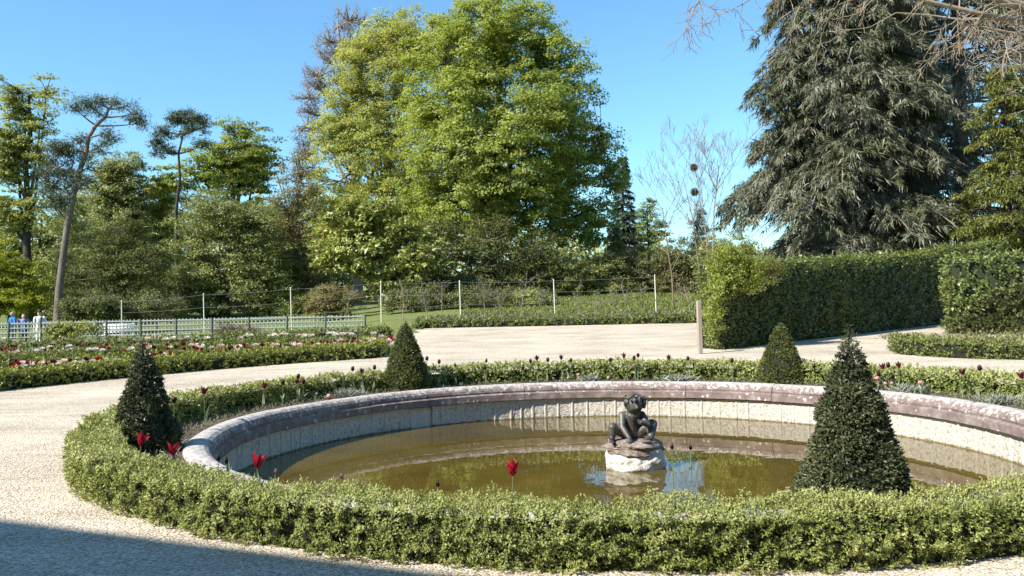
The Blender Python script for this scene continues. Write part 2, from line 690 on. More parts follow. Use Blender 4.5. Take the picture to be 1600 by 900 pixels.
def far_edge(x):
    return np.where(x < -4.5, 33.5, 42.0) + 0 * x


def is_gravel(x, y):
    r = np.hypot(x - CX, y - CY)
    return (r > 6.3) & (y < far_edge(x)) & (y > -30) & (np.abs(x) < 45)


polar('ground', list(np.geomspace(5.45, 70, 60)) + [80, 95, 120, 160, 240, 400, 800], 220, None, -0.012, M['grass'])
polar('gravel', np.concatenate([[6.3, 6.45, 6.7], np.arange(7, 50, 1.0)]), 360, is_gravel, 0.0, M['gravel'])
polar('flower_bed_soil', [5.50, 5.7, 5.9, 6.1, 6.35], 200, None, 0.004, M['soil'])

# ------------------------------------------------------------------ basin
basin = empty('fountain_basin', (CX, CY, 0), 'round stone fountain basin with lichened red coping and carved white inner wall', 'fountain basin')


def lathe_piece(prof, a0, a1, n):
    """prof: closed list (r,z); piece from angle a0 to a1 with end caps"""
    k = len(prof)
    prof = np.array(prof)
    A = np.linspace(a0, a1, n + 1)
    V = np.stack([np.cos(A)[:, None] * prof[:, 0], np.sin(A)[:, None] * prof[:, 0], np.broadcast_to(prof[:, 1], (n + 1, k))], -1).reshape(-1, 3)
    faces = []
    for i in range(n):
        for j in range(k):
            j2 = (j + 1) % k
            faces.append((i * k + j, (i + 1) * k + j, (i + 1) * k + j2, i * k + j2))
    faces.append(tuple(range(k)))
    faces.append(tuple(n * k + j for j in reversed(range(k))))
    me = bpy.data.meshes.new('coping_stone')
    me.from_pydata([tuple(v) for v in V], [], faces)
    me.update()
    return me


prof = [(R_OUT, -0.25), (R_OUT, -0.02), (R_OUT - 0.012, 0.022), (R_OUT - 0.05, 0.046), (R_OUT - 0.11, 0.055), (R_OUT - 0.18, 0.054),
        (R_OUT - 0.235, 0.042), (R_OUT - 0.285, 0.012), (R_OUT - 0.318, -0.03), (R_OUT - 0.33, -0.075), (R_OUT - 0.322, -0.105), (R_OUT - 0.345, -0.115),
        (R_OUT - 0.372, -0.13), (R_OUT - 0.375, -0.245), (R_OUT - 0.36, -0.255), (R_OUT - 0.30, -0.255)]
N_COP = 19
angs = np.linspace(0, 2 * math.pi, N_COP + 1) + 0.17
angs[1:-1] += rng.uniform(-0.05, 0.05, N_COP - 1)
for i in range(N_COP):
    g = 0.0012
    dz = rng.uniform(-0.006, 0.006)
    dr = rng.uniform(-0.006, 0.006)
    me = lathe_piece([(r + dr, z + dz) for r, z in prof], angs[i] + g, angs[i + 1] - g, 10)
    for p in me.polygons:
        p.use_smooth = False
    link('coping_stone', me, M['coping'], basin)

# backing ring of plain stone, and the carved blocks set in front of it
me = lathe_piece([(R_OUT - 0.06, -0.27), (R_OUT - 0.06, -1.25), (R_WALL + 0.055, -1.25), (R_WALL + 0.055, -0.27)], 0, 2 * math.pi - 1e-4, 160)
link('wall_backing', me, M['joint'], basin)
a = 0.0
slot0 = math.atan2(16.0 - CY, -1.95 - CX)
k = 0
NB = 118
wds = rng.uniform(0.75, 1.3, NB)
wds = wds / wds.sum() * 2 * math.pi
panel_z0, panel_z1 = -0.80, -0.262
proto = {}
for w in wds:
    a0, a1 = a, a + w
    a += w
    mid = (a0 + a1) / 2
    d = (mid - slot0 + math.pi) % (2 * math.pi) - math.pi
    if abs(d) < 0.042:
        continue
    ww = w * R_WALL / 2 - 0.003
    bm = bmesh.new()
    # block: flat margin, then a rough raised field
    nx, nz = 6, 4
    xs = [-ww, -ww + 0.010] + list(np.linspace(-ww + 0.016, ww - 0.016, nx)) + [ww - 0.010, ww]
    zs = [panel_z0, panel_z0 + 0.15] + list(np.linspace(panel_z0 + 0.165, panel_z1 - 0.03, nz + 1)) + [panel_z1 - 0.018, panel_z1]
    grid = []
    for jz, z in enumerate(zs):
        row = []
        for jx, x in enumerate(xs):
            inner = 2 <= jx <= len(xs) - 3 and 2 <= jz <= len(zs) - 3
            dep = (0.014 + rng.uniform(-0.005, 0.005)) if inner else 0.0
            row.append(bm.verts.new((x, dep, z)))
        grid.append(row)
    for jz in range(len(zs) - 1):
        for jx in range(len(xs) - 1):
            bm.faces.new((grid[jz][jx], grid[jz][jx + 1], grid[jz + 1][jx + 1], grid[jz + 1][jx]))
    bm.normal_update()
    for f_ in bm.faces:
        cc_ = f_.calc_center_median()
        if abs(cc_.x) < ww - 0.016 and panel_z0 + 0.165 < cc_.z < panel_z1 - 0.03:
            f_.material_index = 1
    bnd = [e for e in bm.edges if e.is_boundary]
    ex = bmesh.ops.extrude_edge_only(bm, edges=bnd)
    for v in ex['geom']:
        if isinstance(v, bmesh.types.BMVert):
            v.co.y += 0.05
    o = bm_obj('carved_block', bm, [M['panel'], M['panel_field']], basin)
    o.location = (math.cos(mid) * R_WALL, math.sin(mid) * R_WALL, rng.uniform(-0.004, 0.004))
    o.rotation_euler = (0, 0, mid - math.pi / 2)
# basin floor
bm = bmesh.new()
bmesh.ops.create_circle(bm, cap_ends=True, segments=96, radius=R_WALL + 0.04)
o = bm_obj('basin_floor', bm, M['soil'], basin)
o.location = (0, 0, -1.2)
# water
bm = bmesh.new()
bmesh.ops.create_circle(bm, cap_ends=True, segments=160, radius=R_WALL + 0.03)
o = bm_obj('water', bm, M['water'], None, (CX, CY, WATER_Z))
setp(o, kind='structure')


# ------------------------------------------------------------------ hedges
def resample(path, step):
    P = np.asarray(path, float)
    d = np.r_[0, np.cumsum(np.linalg.norm(np.diff(P, axis=0), axis=1))]
    n = max(2, int(d[-1] / step) + 1)
    t = np.linspace(0, d[-1], n)
    return np.stack([np.interp(t, d, P[:, 0]), np.interp(t, d, P[:, 1])], 1), d[-1]


def hedge(name, path, width, height, mat, core_mat, label, cat='hedge', cover=1.6, leaf_k=0.0030, leaf_min=0.019, group=None,
          rough=0.03, closed=False, aspect=0.55, up=0.35, top_h=None, maxn=300000, seed=1, sprig=5, bulge=0.0, crest=0.18, fine=False):
    P, Ltot = resample(path, 0.12 if width < 1 else 0.3)
    n = len(P)
    T = np.gradient(P, axis=0)
    if closed:
        T[0] = T[-1] = P[1] - P[-2]
    T = unit(T)
    Nn = np.stack([T[:, 1], -T[:, 0]], 1)           # right-hand side
    hw = width / 2
    base = np.array([P[0][0], P[0][1], G(*P[0])]) if not closed else np.array([CX, CY, 0])
    root = empty(name, base, label, cat, group)
    # solid core in place of inner twigs, near black to paint hollows as shade
    ins = rough * 1.3 + (0.035 if fine else 0.012)
    cs = [(-hw + ins, 0.0), (-hw + ins, height * 0.5), (-hw + ins * 1.1, height - ins * 1.6), (-hw + ins * 2.2, height - ins), (0, height - ins),
          (hw - ins * 2.2, height - ins), (hw - ins * 1.1, height - ins * 1.6), (hw - ins, height * 0.5), (hw - ins, 0.0)]
    cs = np.array(cs)
    k = len(cs)
    hs = np.ones(n) if top_h is None else np.interp(np.linspace(0, 1, n), *top_h)
    V = np.empty((n, k, 3))
    V[:, :, 0] = P[:, None, 0] + Nn[:, None, 0] * cs[None, :, 0]
    V[:, :, 1] = P[:, None, 1] + Nn[:, None, 1] * cs[None, :, 0]
    V[:, :, 2] = gz(P[:, 0], P[:, 1])[:, None] - 0.01 + cs[None, :, 1] * hs[:, None]
    i = np.arange(n - 1)[:, None] * k
    j = np.arange(k - 1)[None]
    Q = np.stack([i + j, i + j + 1, i + k + j + 1, i + k + j], -1).reshape(-1, 4)
    ge = Geo()
    ge.add(V.reshape(-1, 3), Q)
    if not closed:
        for e in (0, n - 1):
            idx = e * k + np.arange(k)
            V2 = V.reshape(-1, 3)[idx]
            Q2 = [(0, 1, 7, 8), (1, 2, 6, 7), (2, 3, 5, 6)]
            ge.add(V2, np.array(Q2))
            ge.add(V2[[3, 4, 5, 5]], np.array([(0, 1, 2, 3)]))
    ge.build('dark_core', core_mat, root, loc=base, rnd=False)
    # leaf shell
    per = 2 * height + width
    seg = np.linalg.norm(np.diff(P, axis=0), axis=1)
    mid = (P[1:] + P[:-1]) / 2
    dist = np.hypot(mid[:, 0], mid[:, 1])
    LL = np.maximum(leaf_min, leaf_k * dist)
    dens = cover / (LL * LL * aspect * 0.5)
    cnt = dens * seg * per
    tot = int(cnt.sum() / sprig)
    if tot * sprig > maxn:
        tot = maxn // sprig
    pick = rng.choice(len(seg), tot, p=cnt / cnt.sum())
    f = rng.random(tot)[:, None]
    c = P[pick] * (1 - f) + P[pick + 1] * f
    nn = unit(Nn[pick] * (1 - f) + Nn[pick + 1] * f)
    tt = np.stack([-nn[:, 1], nn[:, 0]], 1)
    hh = height * (hs[pick] * (1 - f[:, 0]) + hs[pick + 1] * f[:, 0])
    u = rng.random(tot) * (2 * hh + width)
    s1 = u < hh
    s2 = (u >= hh) & (u < hh + width)
    off = np.where(s1, -hw, np.where(s2, u - hh - hw, hw))
    z = np.where(s1, u, np.where(s2, hh, 2 * hh + width - u))
    nx = np.where(s1, -1.0, np.where(s2, 0.0, 1.0))
    nz = np.where(s2, 1.0, 0.0)
    # round the shoulders
    rr = min(0.05, hw * 0.4)
    ex = np.maximum(0, np.abs(off) - (hw - rr)) / rr
    ez = np.maximum(0, z - (hh - rr)) / rr
    cut = np.maximum(0, np.hypot(ex, ez) - 1) * rr
    sgn = np.sign(off)
    nx2 = np.where((ex > 0) & (ez > 0), sgn * ex, nx)
    nz2 = np.where((ex > 0) & (ez > 0), ez, nz)
    nl = np.hypot(nx2, nz2) + 1e-6
    nx2 /= nl
    nz2 /= nl
    off = off - nx2 * cut
    z = z - nz2 * cut
    if bulge:
        off = off + np.sign(off) * bulge * np.sin(np.clip(z / hh, 0, 1) * math.pi) * np.abs(off) / hw
    Nr = np.stack([nn[:, 0] * nx2, nn[:, 1] * nx2, nz2], 1)
    C = np.stack([c[:, 0] + nn[:, 0] * off, c[:, 1] + nn[:, 1] * off, gz(c[:, 0], c[:, 1]) + z], 1)
    if not closed:
        for e, sg, ie in ((0, -1, 0), (n - 1, 1, len(seg) - 1)):
            m_ = int(dens[ie] * width * height / sprig)
            o_ = rng.uniform(-hw, hw, m_) * 0.96
            z_ = rng.uniform(0, height * hs[e], m_)
            pe = P[e] + T[e] * sg * (-ins * 0.3)
            Ce = np.stack([pe[0] + Nn[e, 0] * o_, pe[1] + Nn[e, 1] * o_, G(*P[e]) + z_], 1)
            C = np.concatenate([C, Ce])
            Nr = np.concatenate([Nr, np.tile(np.array([T[e, 0] * sg, T[e, 1] * sg, 0.0]), (m_, 1))])
            pick = np.concatenate([pick, np.full(m_, ie)])
        tot = len(C)
    nz_ = noise3(C, seed, 4, 2.2 / max(0.35, min(height, 1.0)))
    nf = noise3(C, seed + 5, 3, 7.0 / max(0.35, min(height, 1.0)))
    disp = rough * (1.1 * nz_ + 0.9 * nf)
    C = C + Nr * disp[:, None]
    # deep holes between the clumps
    side_ = np.abs(Nr[:, 2]) < 0.5
    keep = (nf + 0.6 * nz_ + rng.uniform(-0.5, 0.5, tot)) > np.where(side_, -0.65, -0.8)
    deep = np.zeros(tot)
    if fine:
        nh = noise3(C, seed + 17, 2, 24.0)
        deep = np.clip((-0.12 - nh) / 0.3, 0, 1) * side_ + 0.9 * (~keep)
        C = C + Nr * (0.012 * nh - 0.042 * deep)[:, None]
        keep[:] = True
    back = ((np.array([0, 0, EYE]) - C) * Nr).sum(1) < 0
    keep &= ~(back & (rng.random(tot) < 0.65))
    C, Nr, pk = C[keep], Nr[keep], pick[keep]
    zz_ = (C[:, 2] - gz(C[:, 0], C[:, 1])) / height
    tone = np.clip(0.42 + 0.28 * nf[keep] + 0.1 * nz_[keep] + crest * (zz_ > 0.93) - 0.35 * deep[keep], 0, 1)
    LLs = LL[pk]
    m = len(C)
    gl = Geo()
    ax = unit(Nr + np.array([0, 0, up]) + rng.normal(size=(m, 3)) * 0.35)
    for q in range(sprig):
        L = LLs * rng.uniform(0.7, 1.25, m)
        A = unit(ax * rng.uniform(0.2, 0.9, (m, 1)) + rand_dirs(m) * 0.8)
        nrm = unit(Nr * 1.0 + ax * 0.4 + rand_dirs(m) * 0.5)
        CC = C + ax * (L * rng.uniform(-0.8, 1.2, m))[:, None] + rand_dirs(m) * (L * 0.4)[:, None]
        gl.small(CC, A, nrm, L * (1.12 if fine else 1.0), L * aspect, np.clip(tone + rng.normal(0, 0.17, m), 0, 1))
    if fine:        # new shoots standing up from the clipped top
        k_ = np.where((Nr[:, 2] > 0.7) & (rng.random(m) < 0.16))[0]
        for q in range(6):
            hgt = rng.uniform(0.4, 1.0, len(k_)) * 0.045 * (q + 1) / 6
            A = unit(rand_dirs(len(k_)) + np.array([0, 0, 1.1]))
            gl.leaves(C[k_] + np.stack([hgt * 0, hgt * 0, hgt], 1), A, rand_dirs(len(k_)) + Nr[k_] * 0.4, LLs[k_] * 0.85, LLs[k_] * 0.42, np.clip(rng.normal(0.78, 0.14, len(k_)), 0, 1))
    gl.build('foliage', mat, root, loc=base)
    return root


def arc(r, a0, a1, n=60, cx=CX, cy=CY):
    t = np.radians(np.linspace(a0, a1, n))
    return np.stack([cx + r * np.cos(t), cy + r * np.sin(t)], 1)


M['box_core'] = rough_mat('box_core', (0.010, 0.012, 0.005), (0.030, 0.032, 0.012), 45, bump=1.0, bscale=60, bdist=0.05)
M['box'] = leaf_mat('box_leaf', [(0.075, 0.100, 0.022), (0.175, 0.205, 0.050), (0.285, 0.305, 0.095), (0.37, 0.38, 0.16)], 0.17, 0.6, 0.2)
M['box_far'] = leaf_mat('box_leaf_parterre', [(0.07, 0.095, 0.014), (0.165, 0.19, 0.03), (0.27, 0.28, 0.06)], 0.15, 0.5, 0.3)
M['box_dull'] = leaf_mat('box_leaf_dull', [(0.055, 0.078, 0.016), (0.125, 0.150, 0.034), (0.205, 0.220, 0.062)], 0.25, 0.5, 0.3)

ring_path = arc((HEDGE_IN + HEDGE_OUT) / 2, -90, 270, 400)
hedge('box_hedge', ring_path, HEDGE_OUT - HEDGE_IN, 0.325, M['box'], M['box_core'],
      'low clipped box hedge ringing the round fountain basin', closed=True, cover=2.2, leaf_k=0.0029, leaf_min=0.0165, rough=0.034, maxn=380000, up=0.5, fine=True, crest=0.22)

# other hedges -----------------------------------------------------------
PARTERRE = []


def par_arc(r, a0, a1, n=50):
    return arc(r, a0, a1, n)


# parterre on the left: concentric low hedges with flowers between
h_kw = dict(cover=1.5, leaf_k=0.0030, leaf_min=0.03, rough=0.03)
hedge('box_hedge', np.concatenate([par_arc(14.35, 178, 113, 60), [(-4.3, 25.6), (-4.6, 27.5)]]), 0.75, 0.34, M['box_far'], M['box_core'],
      'low box hedge edging the parterre along the near gravel path', maxn=70000, seed=11, **h_kw)
hedge('box_hedge', par_arc(17.6, 172, 116, 50), 0.55, 0.30, M['box_far'], M['box_core'],
      'inner low box hedge curving between the parterre flowers', maxn=34000, seed=12, **h_kw)
hedge('box_hedge', par_arc(20.3, 168, 115, 50), 0.55, 0.36, M['box_dull'], M['box_core'],
      'middle box hedge behind the two rows of dark red tulips', maxn=30000, seed=13, **h_kw)
hedge('box_hedge', [(-32, 32.6), (-20, 33.2), (-9, 33.4), (-4.9, 33.2)], 0.6, 0.42, M['box_dull'], M['box_core'],
      'rear box hedge at the foot of the trellis fence', maxn=26000, seed=14, **h_kw)
hedge('box_hedge', [(-4.9, 42.3), (2, 42.3), (8, 42.4), (13, 42.6)], 0.7, 0.36, M['box_dull'], M['box_core'],
      'long low box hedge on the far edge of the gravel', maxn=30000, seed=15, **h_kw)
hedge('box_hedge', [(11.0, 23.4), (10.6, 22.2), (11.3, 21.0), (13.2, 19.9), (17, 18.6), (22, 17.5)], 0.7, 0.36, M['box_dull'], M['box_core'],
      'low box hedge in front of the tall hedge on the right', maxn=40000, seed=16, **h_kw)
M['beech_core'] = rough_mat('beech_core', (0.008, 0.013, 0.004), (0.025, 0.035, 0.010), 10, bump=0)
M['hornbeam'] = leaf_mat('hornbeam_leaf', [(0.033, 0.053, 0.012), (0.084, 0.119, 0.024), (0.152, 0.183, 0.045)], 0.25, 0.4, 0.5, patch=(0.11, 0.13, 0.02), patch_scale=0.35)
M['yewhedge'] = leaf_mat('yew_hedge_leaf', [(0.058, 0.087, 0.019), (0.137, 0.176, 0.044), (0.234, 0.264, 0.078)], 0.2, 0.45, 0.4, patch=(0.10, 0.10, 0.025), patch_scale=0.5)
M['hornbeam_new'] = leaf_mat('hornbeam_new_leaf', [(0.13, 0.165, 0.025), (0.23, 0.27, 0.05), (0.33, 0.36, 0.10)], 0.35, 0.45, 0.3, patch=(0.19, 0.17, 0.06), patch_scale=0.5)

p1 = at(1118, 537, 24.6)
p2 = at(1475, 500, 36.5)
dv = unit((p2 - p1)[:2])
nv = np.array([-dv[1], dv[0]])
A0 = p1[:2] + nv * 0.45
hedge('tall_hedge', [A0 + dv * 0.5, A0 + dv * 6, A0 + dv * 30], 0.9, 2.55, M['hornbeam'], M['beech_core'],
      'long tall dark clipped hedge running back beside the gravel passage', cover=1.7, leaf_k=0.0028, leaf_min=0.05, rough=0.028,
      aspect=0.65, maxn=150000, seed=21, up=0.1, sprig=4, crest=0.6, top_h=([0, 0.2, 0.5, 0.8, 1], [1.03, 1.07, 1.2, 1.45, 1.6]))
p3 = at(1462, 519, 29.5)
B0 = p3[:2] + np.array([0.9, 0.75])
hedge('tall_hedge', [B0, B0 + np.array([5, -1.5]), B0 + np.array([12, -3.0])], 1.6, 2.62, M['yewhedge'], M['beech_core'],
      'tall ragged hedge at the right edge with bare gaps near its foot', cover=1.5, leaf_k=0.0034, leaf_min=0.05, rough=0.10,
      aspect=0.6, maxn=60000, seed=22, up=0.1, sprig=4, top_h=([0, 1], [1.04, 1.03]))


# ------------------------------------------------------------------ clipped yew cones
M['yew_core'] = rough_mat('yew_core', (0.006, 0.009, 0.004), (0.018, 0.022, 0.009), 20, bump=0)
M['yew_dark'] = leaf_mat('yew_dark_needles', [(0.022, 0.030, 0.012), (0.055, 0.066, 0.026), (0.11, 0.12, 0.05)], 0.05, 0.5, 0.4)
M['yew_green'] = leaf_mat('yew_green_needles', [(0.035, 0.046, 0.010), (0.085, 0.10, 0.022), (0.15, 0.16, 0.04)], 0.15, 0.5, 0.35)


def yew(x, y, h, r, mat, label, shag=0.04, needle=0.03, n=16000, leader=0.0, flat=0.85, seed=3, cover_k=1.0):
    z0 = G(x, y)
    base = np.array([x, y, z0])
    root = empty('yew_cone', base, label, 'topiary', 'clipped yew cones around the basin')

    def prof(t):      # radius at t = 0 (ground)..1 (tip)
        return r * np.where(t < 0.10, 0.93 + 0.7 * t, 1.0 - np.clip((t - 0.10) / 0.90, 0, 1) ** flat) + 0.012
    # solid dark core in place of inner twigs, added to block light
    k, s = 14, 18
    t = np.linspace(0, 0.97, k)
    a = np.linspace(0, 2 * math.pi, s, endpoint=False)
    rr = np.maximum(0.008, prof(t) - shag * 1.1)
    V = np.stack([x + rr[:, None] * np.cos(a), y + rr[:, None] * np.sin(a), np.broadcast_to((z0 + t * h)[:, None], (k, s))], -1).reshape(-1, 3)
    i = np.arange(k - 1)[:, None] * s
    j = np.arange(s)[None]
    Q = np.stack([i + j, i + (j + 1) % s, i + s + (j + 1) % s, i + s + j], -1).reshape(-1, 4)
    g = Geo()
    g.add(V, Q)
    g.tube([(x, y, z0 - 0.02), (x, y, z0 + h * 0.5), (x, y, z0 + h)], [0.03, 0.02, 0.006], 5)
    g.build('dark_core', M['yew_core'], root, loc=base, rnd=False)
    # sprays of needles
    m = n // 6
    tt = 1 - np.sqrt(rng.random(m))
    tt = np.where(rng.random(m) < 0.08, rng.random(m), tt)
    aa = rng.random(m) * 2 * math.pi
    rad = prof(tt)
    C = np.stack([x + rad * np.cos(aa), y + rad * np.sin(aa), z0 + tt * h], 1)
    nf = noise3(C, seed, 3, 9.0)
    nb = noise3(C, seed + 9, 3, 3.5)
    out = np.stack([np.cos(aa), np.sin(aa), np.full(m, 0.35)], 1)
    C = C + unit(out) * (shag * np.minimum(1, rad / 0.15) * (0.8 * nf + 0.7 * nb))[:, None]
    keep = nf + 0.5 * nb + rng.uniform(-0.5, 0.5, m) > -0.7
    keep &= rng.random(m) < np.clip(rad / 0.08, 0.35, 1)
    C, out, nf, rad = C[keep], out[keep], nf[keep], rad[keep]
    m = len(C)
    gl = Geo()
    ax = unit(out + rng.normal(size=(m, 3)) * 0.5)
    for q in range(6):
        A = unit(ax * 0.9 + rand_dirs(m) * 0.75)
        nrm = unit(out + rand_dirs(m) * 0.7)
        L = needle * rng.uniform(0.7, 1.4, m) * np.clip(rad / 0.07, 0.55, 1)
        gl.leaves(C + ax * (L * rng.uniform(-0.9, 0.9, m))[:, None], A, nrm, L, L * 0.38, np.clip(0.45 + 0.3 * nf + rng.normal(0, 0.18, m), 0, 1))
    if leader:
        for k in range(int(16 * leader) + 2):
            zz = rng.random()
            c0 = np.array([x, y, z0 + h * (0.86 + 0.22 * leader * zz)])
            ang = rng.random() * 6.28
            dd = unit(np.array([math.cos(ang) * 0.55, math.sin(ang) * 0.55, 1.0]))
            ln = (0.05 + 0.11 * leader) * (1.15 - 0.7 * zz)
            m = 12
            tq = rng.random(m)
            gl.leaves(c0 + dd * (tq * ln)[:, None], unit(dd + rand_dirs(m) * 0.8), rand_dirs(m), needle * 0.8, needle * 0.24)
    gl.build('foliage', mat, root, loc=base)
    return root


yew(2.29, 5.68, 1.40, 0.345, M['yew_dark'], 'shaggy dark yew cone with a spindly tip in front of the basin on the right', 0.04, 0.024, 52000, leader=0.25, flat=0.95, seed=31)
yew(-4.28, 9.62, 1.27, 0.335, M['yew_dark'], 'very dark yew cone with a thin leader left of the basin rim', 0.035, 0.032, 26000, leader=0.2, flat=0.95, seed=32)
yew(-2.12, 16.45, 1.36, 0.43, M['yew_green'], 'neatly clipped green yew cone behind the basin beside the parterre', 0.010, 0.032, 27000, leader=0.12, flat=1.2, seed=33)
yew(5.25, 16.35, 1.19, 0.44, M['yew_green'], 'neatly clipped olive yew cone behind the basin near the brown post', 0.010, 0.032, 27000, leader=0.10, flat=1.15, seed=34)


# ------------------------------------------------------------------ statue on its rock
def capsule_bm(segs):
    """segs: list of (p0, r0, p1, r1) -> one bmesh of overlapping tapered capsules"""
    bm = bmesh.new()
    for p0, r0, p1, r1 in segs:
        p0, p1 = Vector(p0), Vector(p1)
        for p, r in ((p0, r0), (p1, r1)):
            bmesh.ops.create_icosphere(bm, subdivisions=2, radius=r, matrix=Matrix.Translation(p))
        d = p1 - p0
        if d.length > 1e-4:
            q = d.to_track_quat('Z', 'Y').to_matrix().to_4x4()
            bmesh.ops.create_cone(bm, cap_ends=True, segments=12, radius1=r0, radius2=r1, depth=d.length,
                                  matrix=Matrix.Translation((p0 + p1) / 2) @ q)
    return bm


def remeshed(name, segs, mat, parent, voxel, sm_it=6):
    o = bm_obj(name, capsule_bm(segs), mat, parent)
    md = o.modifiers.new('remesh', 'REMESH')
    md.mode = 'VOXEL'
    md.voxel_size = voxel
    md.use_smooth_shade = True
    ms = o.modifiers.new('smooth', 'SMOOTH')
    ms.iterations = sm_it
    ms.factor = 0.5
    return o


SX, SY = 1.62, 11.40


def rock(name, loc, rx, ry, h, mat, seed, parent, taper=0.9, amp=0.09):
    bm = bmesh.new()
    bmesh.ops.create_icosphere(bm, subdivisions=5, radius=1.0)
    P = np.array([v.co[:] for v in bm.verts])
    rad = np.linalg.norm(P[:, :2], axis=1)
    # push towards a drum
    sc = 1 / np.maximum(np.maximum(np.abs(P[:, 2]) * 1.05, rad), 1e-3)
    P = P * (0.55 * sc + 0.45)[:, None]
    nn = noise3(P, seed, 5, 2.4)
    P = P * (1 + amp * nn)[:, None]
    P[:, 0] *= rx
    P[:, 1] *= ry
    P[:, 2] *= h / 2
    P[:, :2] *= (1 - (1 - taper) * (P[:, 2:3] / h + 0.5))
    for v, p in zip(bm.verts, P):
        v.co = p
    o = bm_obj(name, bm, mat, parent, sm=True)
    o.location = loc
    return o


ped = empty('statue_rock', (SX, SY, WATER_Z), 'pale craggy rock plinth rising from the water in the middle of the basin', 'plinth')
rock('lower_rock', (0, 0, 0.06), 0.385, 0.36, 0.44, M['rock_white'], 5, ped, 1.03, 0.10)
rock('upper_rock', (0, 0, 0.285), 0.405, 0.37, 0.20, M['rock_brown'], 9, ped, 0.88, 0.12)
fig = empty('bronze_statue', (SX - 0.02, SY, WATER_Z + 0.36), 'dark bronze statue of a crouching curly haired child on the basin rock', 'statue')
body = [((0, 0.04, 0.10), 0.12, (0, 0.0, 0.24), 0.105), ((0, 0.0, 0.24), 0.105, (0.0, -0.05, 0.34), 0.095),
        ((-0.10, -0.03, 0.35), 0.055, (0.11, -0.03, 0.35), 0.055), ((0.0, -0.06, 0.37), 0.055, (0.02, -0.09, 0.44), 0.05),
        ((0.02, -0.10, 0.48), 0.118, (0.03, -0.115, 0.51), 0.115), ((0.035, -0.16, 0.445), 0.05, (0.03, -0.13, 0.47), 0.07),
        ((0.04, -0.225, 0.485), 0.020, (0.04, -0.24, 0.468), 0.025), ((-0.015, -0.185, 0.455), 0.028, (0.085, -0.18, 0.45), 0.028),
        # viewer-left arm down to the rock
        ((-0.13, -0.03, 0.345), 0.058, (-0.15, -0.14, 0.20), 0.043), ((-0.15, -0.14, 0.20), 0.043, (-0.07, -0.25, 0.06), 0.032),
        # viewer-right arm across the chest
        ((0.13, -0.03, 0.345), 0.058, (0.19, -0.15, 0.23), 0.045), ((0.19, -0.15, 0.23), 0.044, (0.09, -0.22, 0.27), 0.032),
        # legs
        ((-0.07, 0.03, 0.09), 0.09, (-0.27, -0.08, 0.19), 0.068), ((-0.27, -0.08, 0.19), 0.066, (-0.29, -0.10, 0.04), 0.042), ((-0.29, -0.10, 0.035), 0.04, (-0.31, -0.21, 0.02), 0.026),
        ((0.07, 0.03, 0.09), 0.09, (0.27, -0.05, 0.22), 0.072), ((0.27, -0.05, 0.22), 0.07, (0.23, -0.14, 0.05), 0.045), ((0.23, -0.14, 0.045), 0.042, (0.10, -0.27, 0.02), 0.028),
        ((0.10, -0.27, 0.02), 0.028, (0.20, -0.29, 0.025), 0.022)]
for k in range(5):        # fingers
    body.append(((-0.07 + 0.012 * (k - 2), -0.26, 0.05), 0.010, (-0.075 + 0.022 * (k - 2), -0.30 + 0.006 * abs(k - 2), 0.015), 0.008))
    body.append(((0.09, -0.225, 0.262 + 0.011 * (k - 2)), 0.010, (0.045 + 0.004 * abs(k - 2), -0.235, 0.285 + 0.014 * (k - 2)), 0.008))
    body.append(((-0.31 + 0.013 * (k - 2), -0.22, 0.018), 0.011, (-0.31 + 0.016 * (k - 2), -0.25, 0.014), 0.009))
remeshed('body', body, M['bronze'], fig, 0.009, 3)
cur = []
for k in range(190):
    d = rand_dirs(1)[0]
    if d[2] < -0.35 or (d[1] < -0.55 and d[2] < 0.45):
        continue
    p = np.array([0.03, -0.105, 0.505]) + d * np.array([0.13, 0.125, 0.125])
    cur.append((tuple(p), rng.uniform(0.016, 0.028), tuple(p + rng.normal(size=3) * 0.014), rng.uniform(0.012, 0.02)))
for sx in (-1, 1):        # ears
    cur.append(((0.03 + sx * 0.105, -0.12, 0.475), 0.022, (0.03 + sx * 0.122, -0.115, 0.49), 0.014))
remeshed('curly_hair', cur, M['bronze'], fig, 0.008, 1)
g = Geo()
for k in range(16):
    a = k / 16 * 6.28
    c = np.array([[0.03 + 0.12 * math.cos(a), -0.10 + 0.115 * math.sin(a), 0.575 + 0.02 * math.sin(3 * a)]])
    A = np.array([[math.cos(a), math.sin(a), 0.7]]) + rng.normal(size=(1, 3)) * 0.4
    for dz in (0, 0.004):
        g.leaves(c + [[0, 0, dz]], A, np.array([[0, 0, 1.0]]) + rng.normal(size=(1, 3)) * 0.3, 0.05, 0.03)
g.build('leaf_wreath', M['bronze'], fig, rnd=False)


# ------------------------------------------------------------------ trees
def L_(px, py, rx, rz, Y, ry=None):
    """a crown lobe: centre seen at (px,py) at distance Y, radii in pixels at that distance"""
    c = at(px, py, Y)
    k = mpp(Y)
    return (c, rx * k, (ry if ry is not None else 0.8 * rx * k), rz * k)


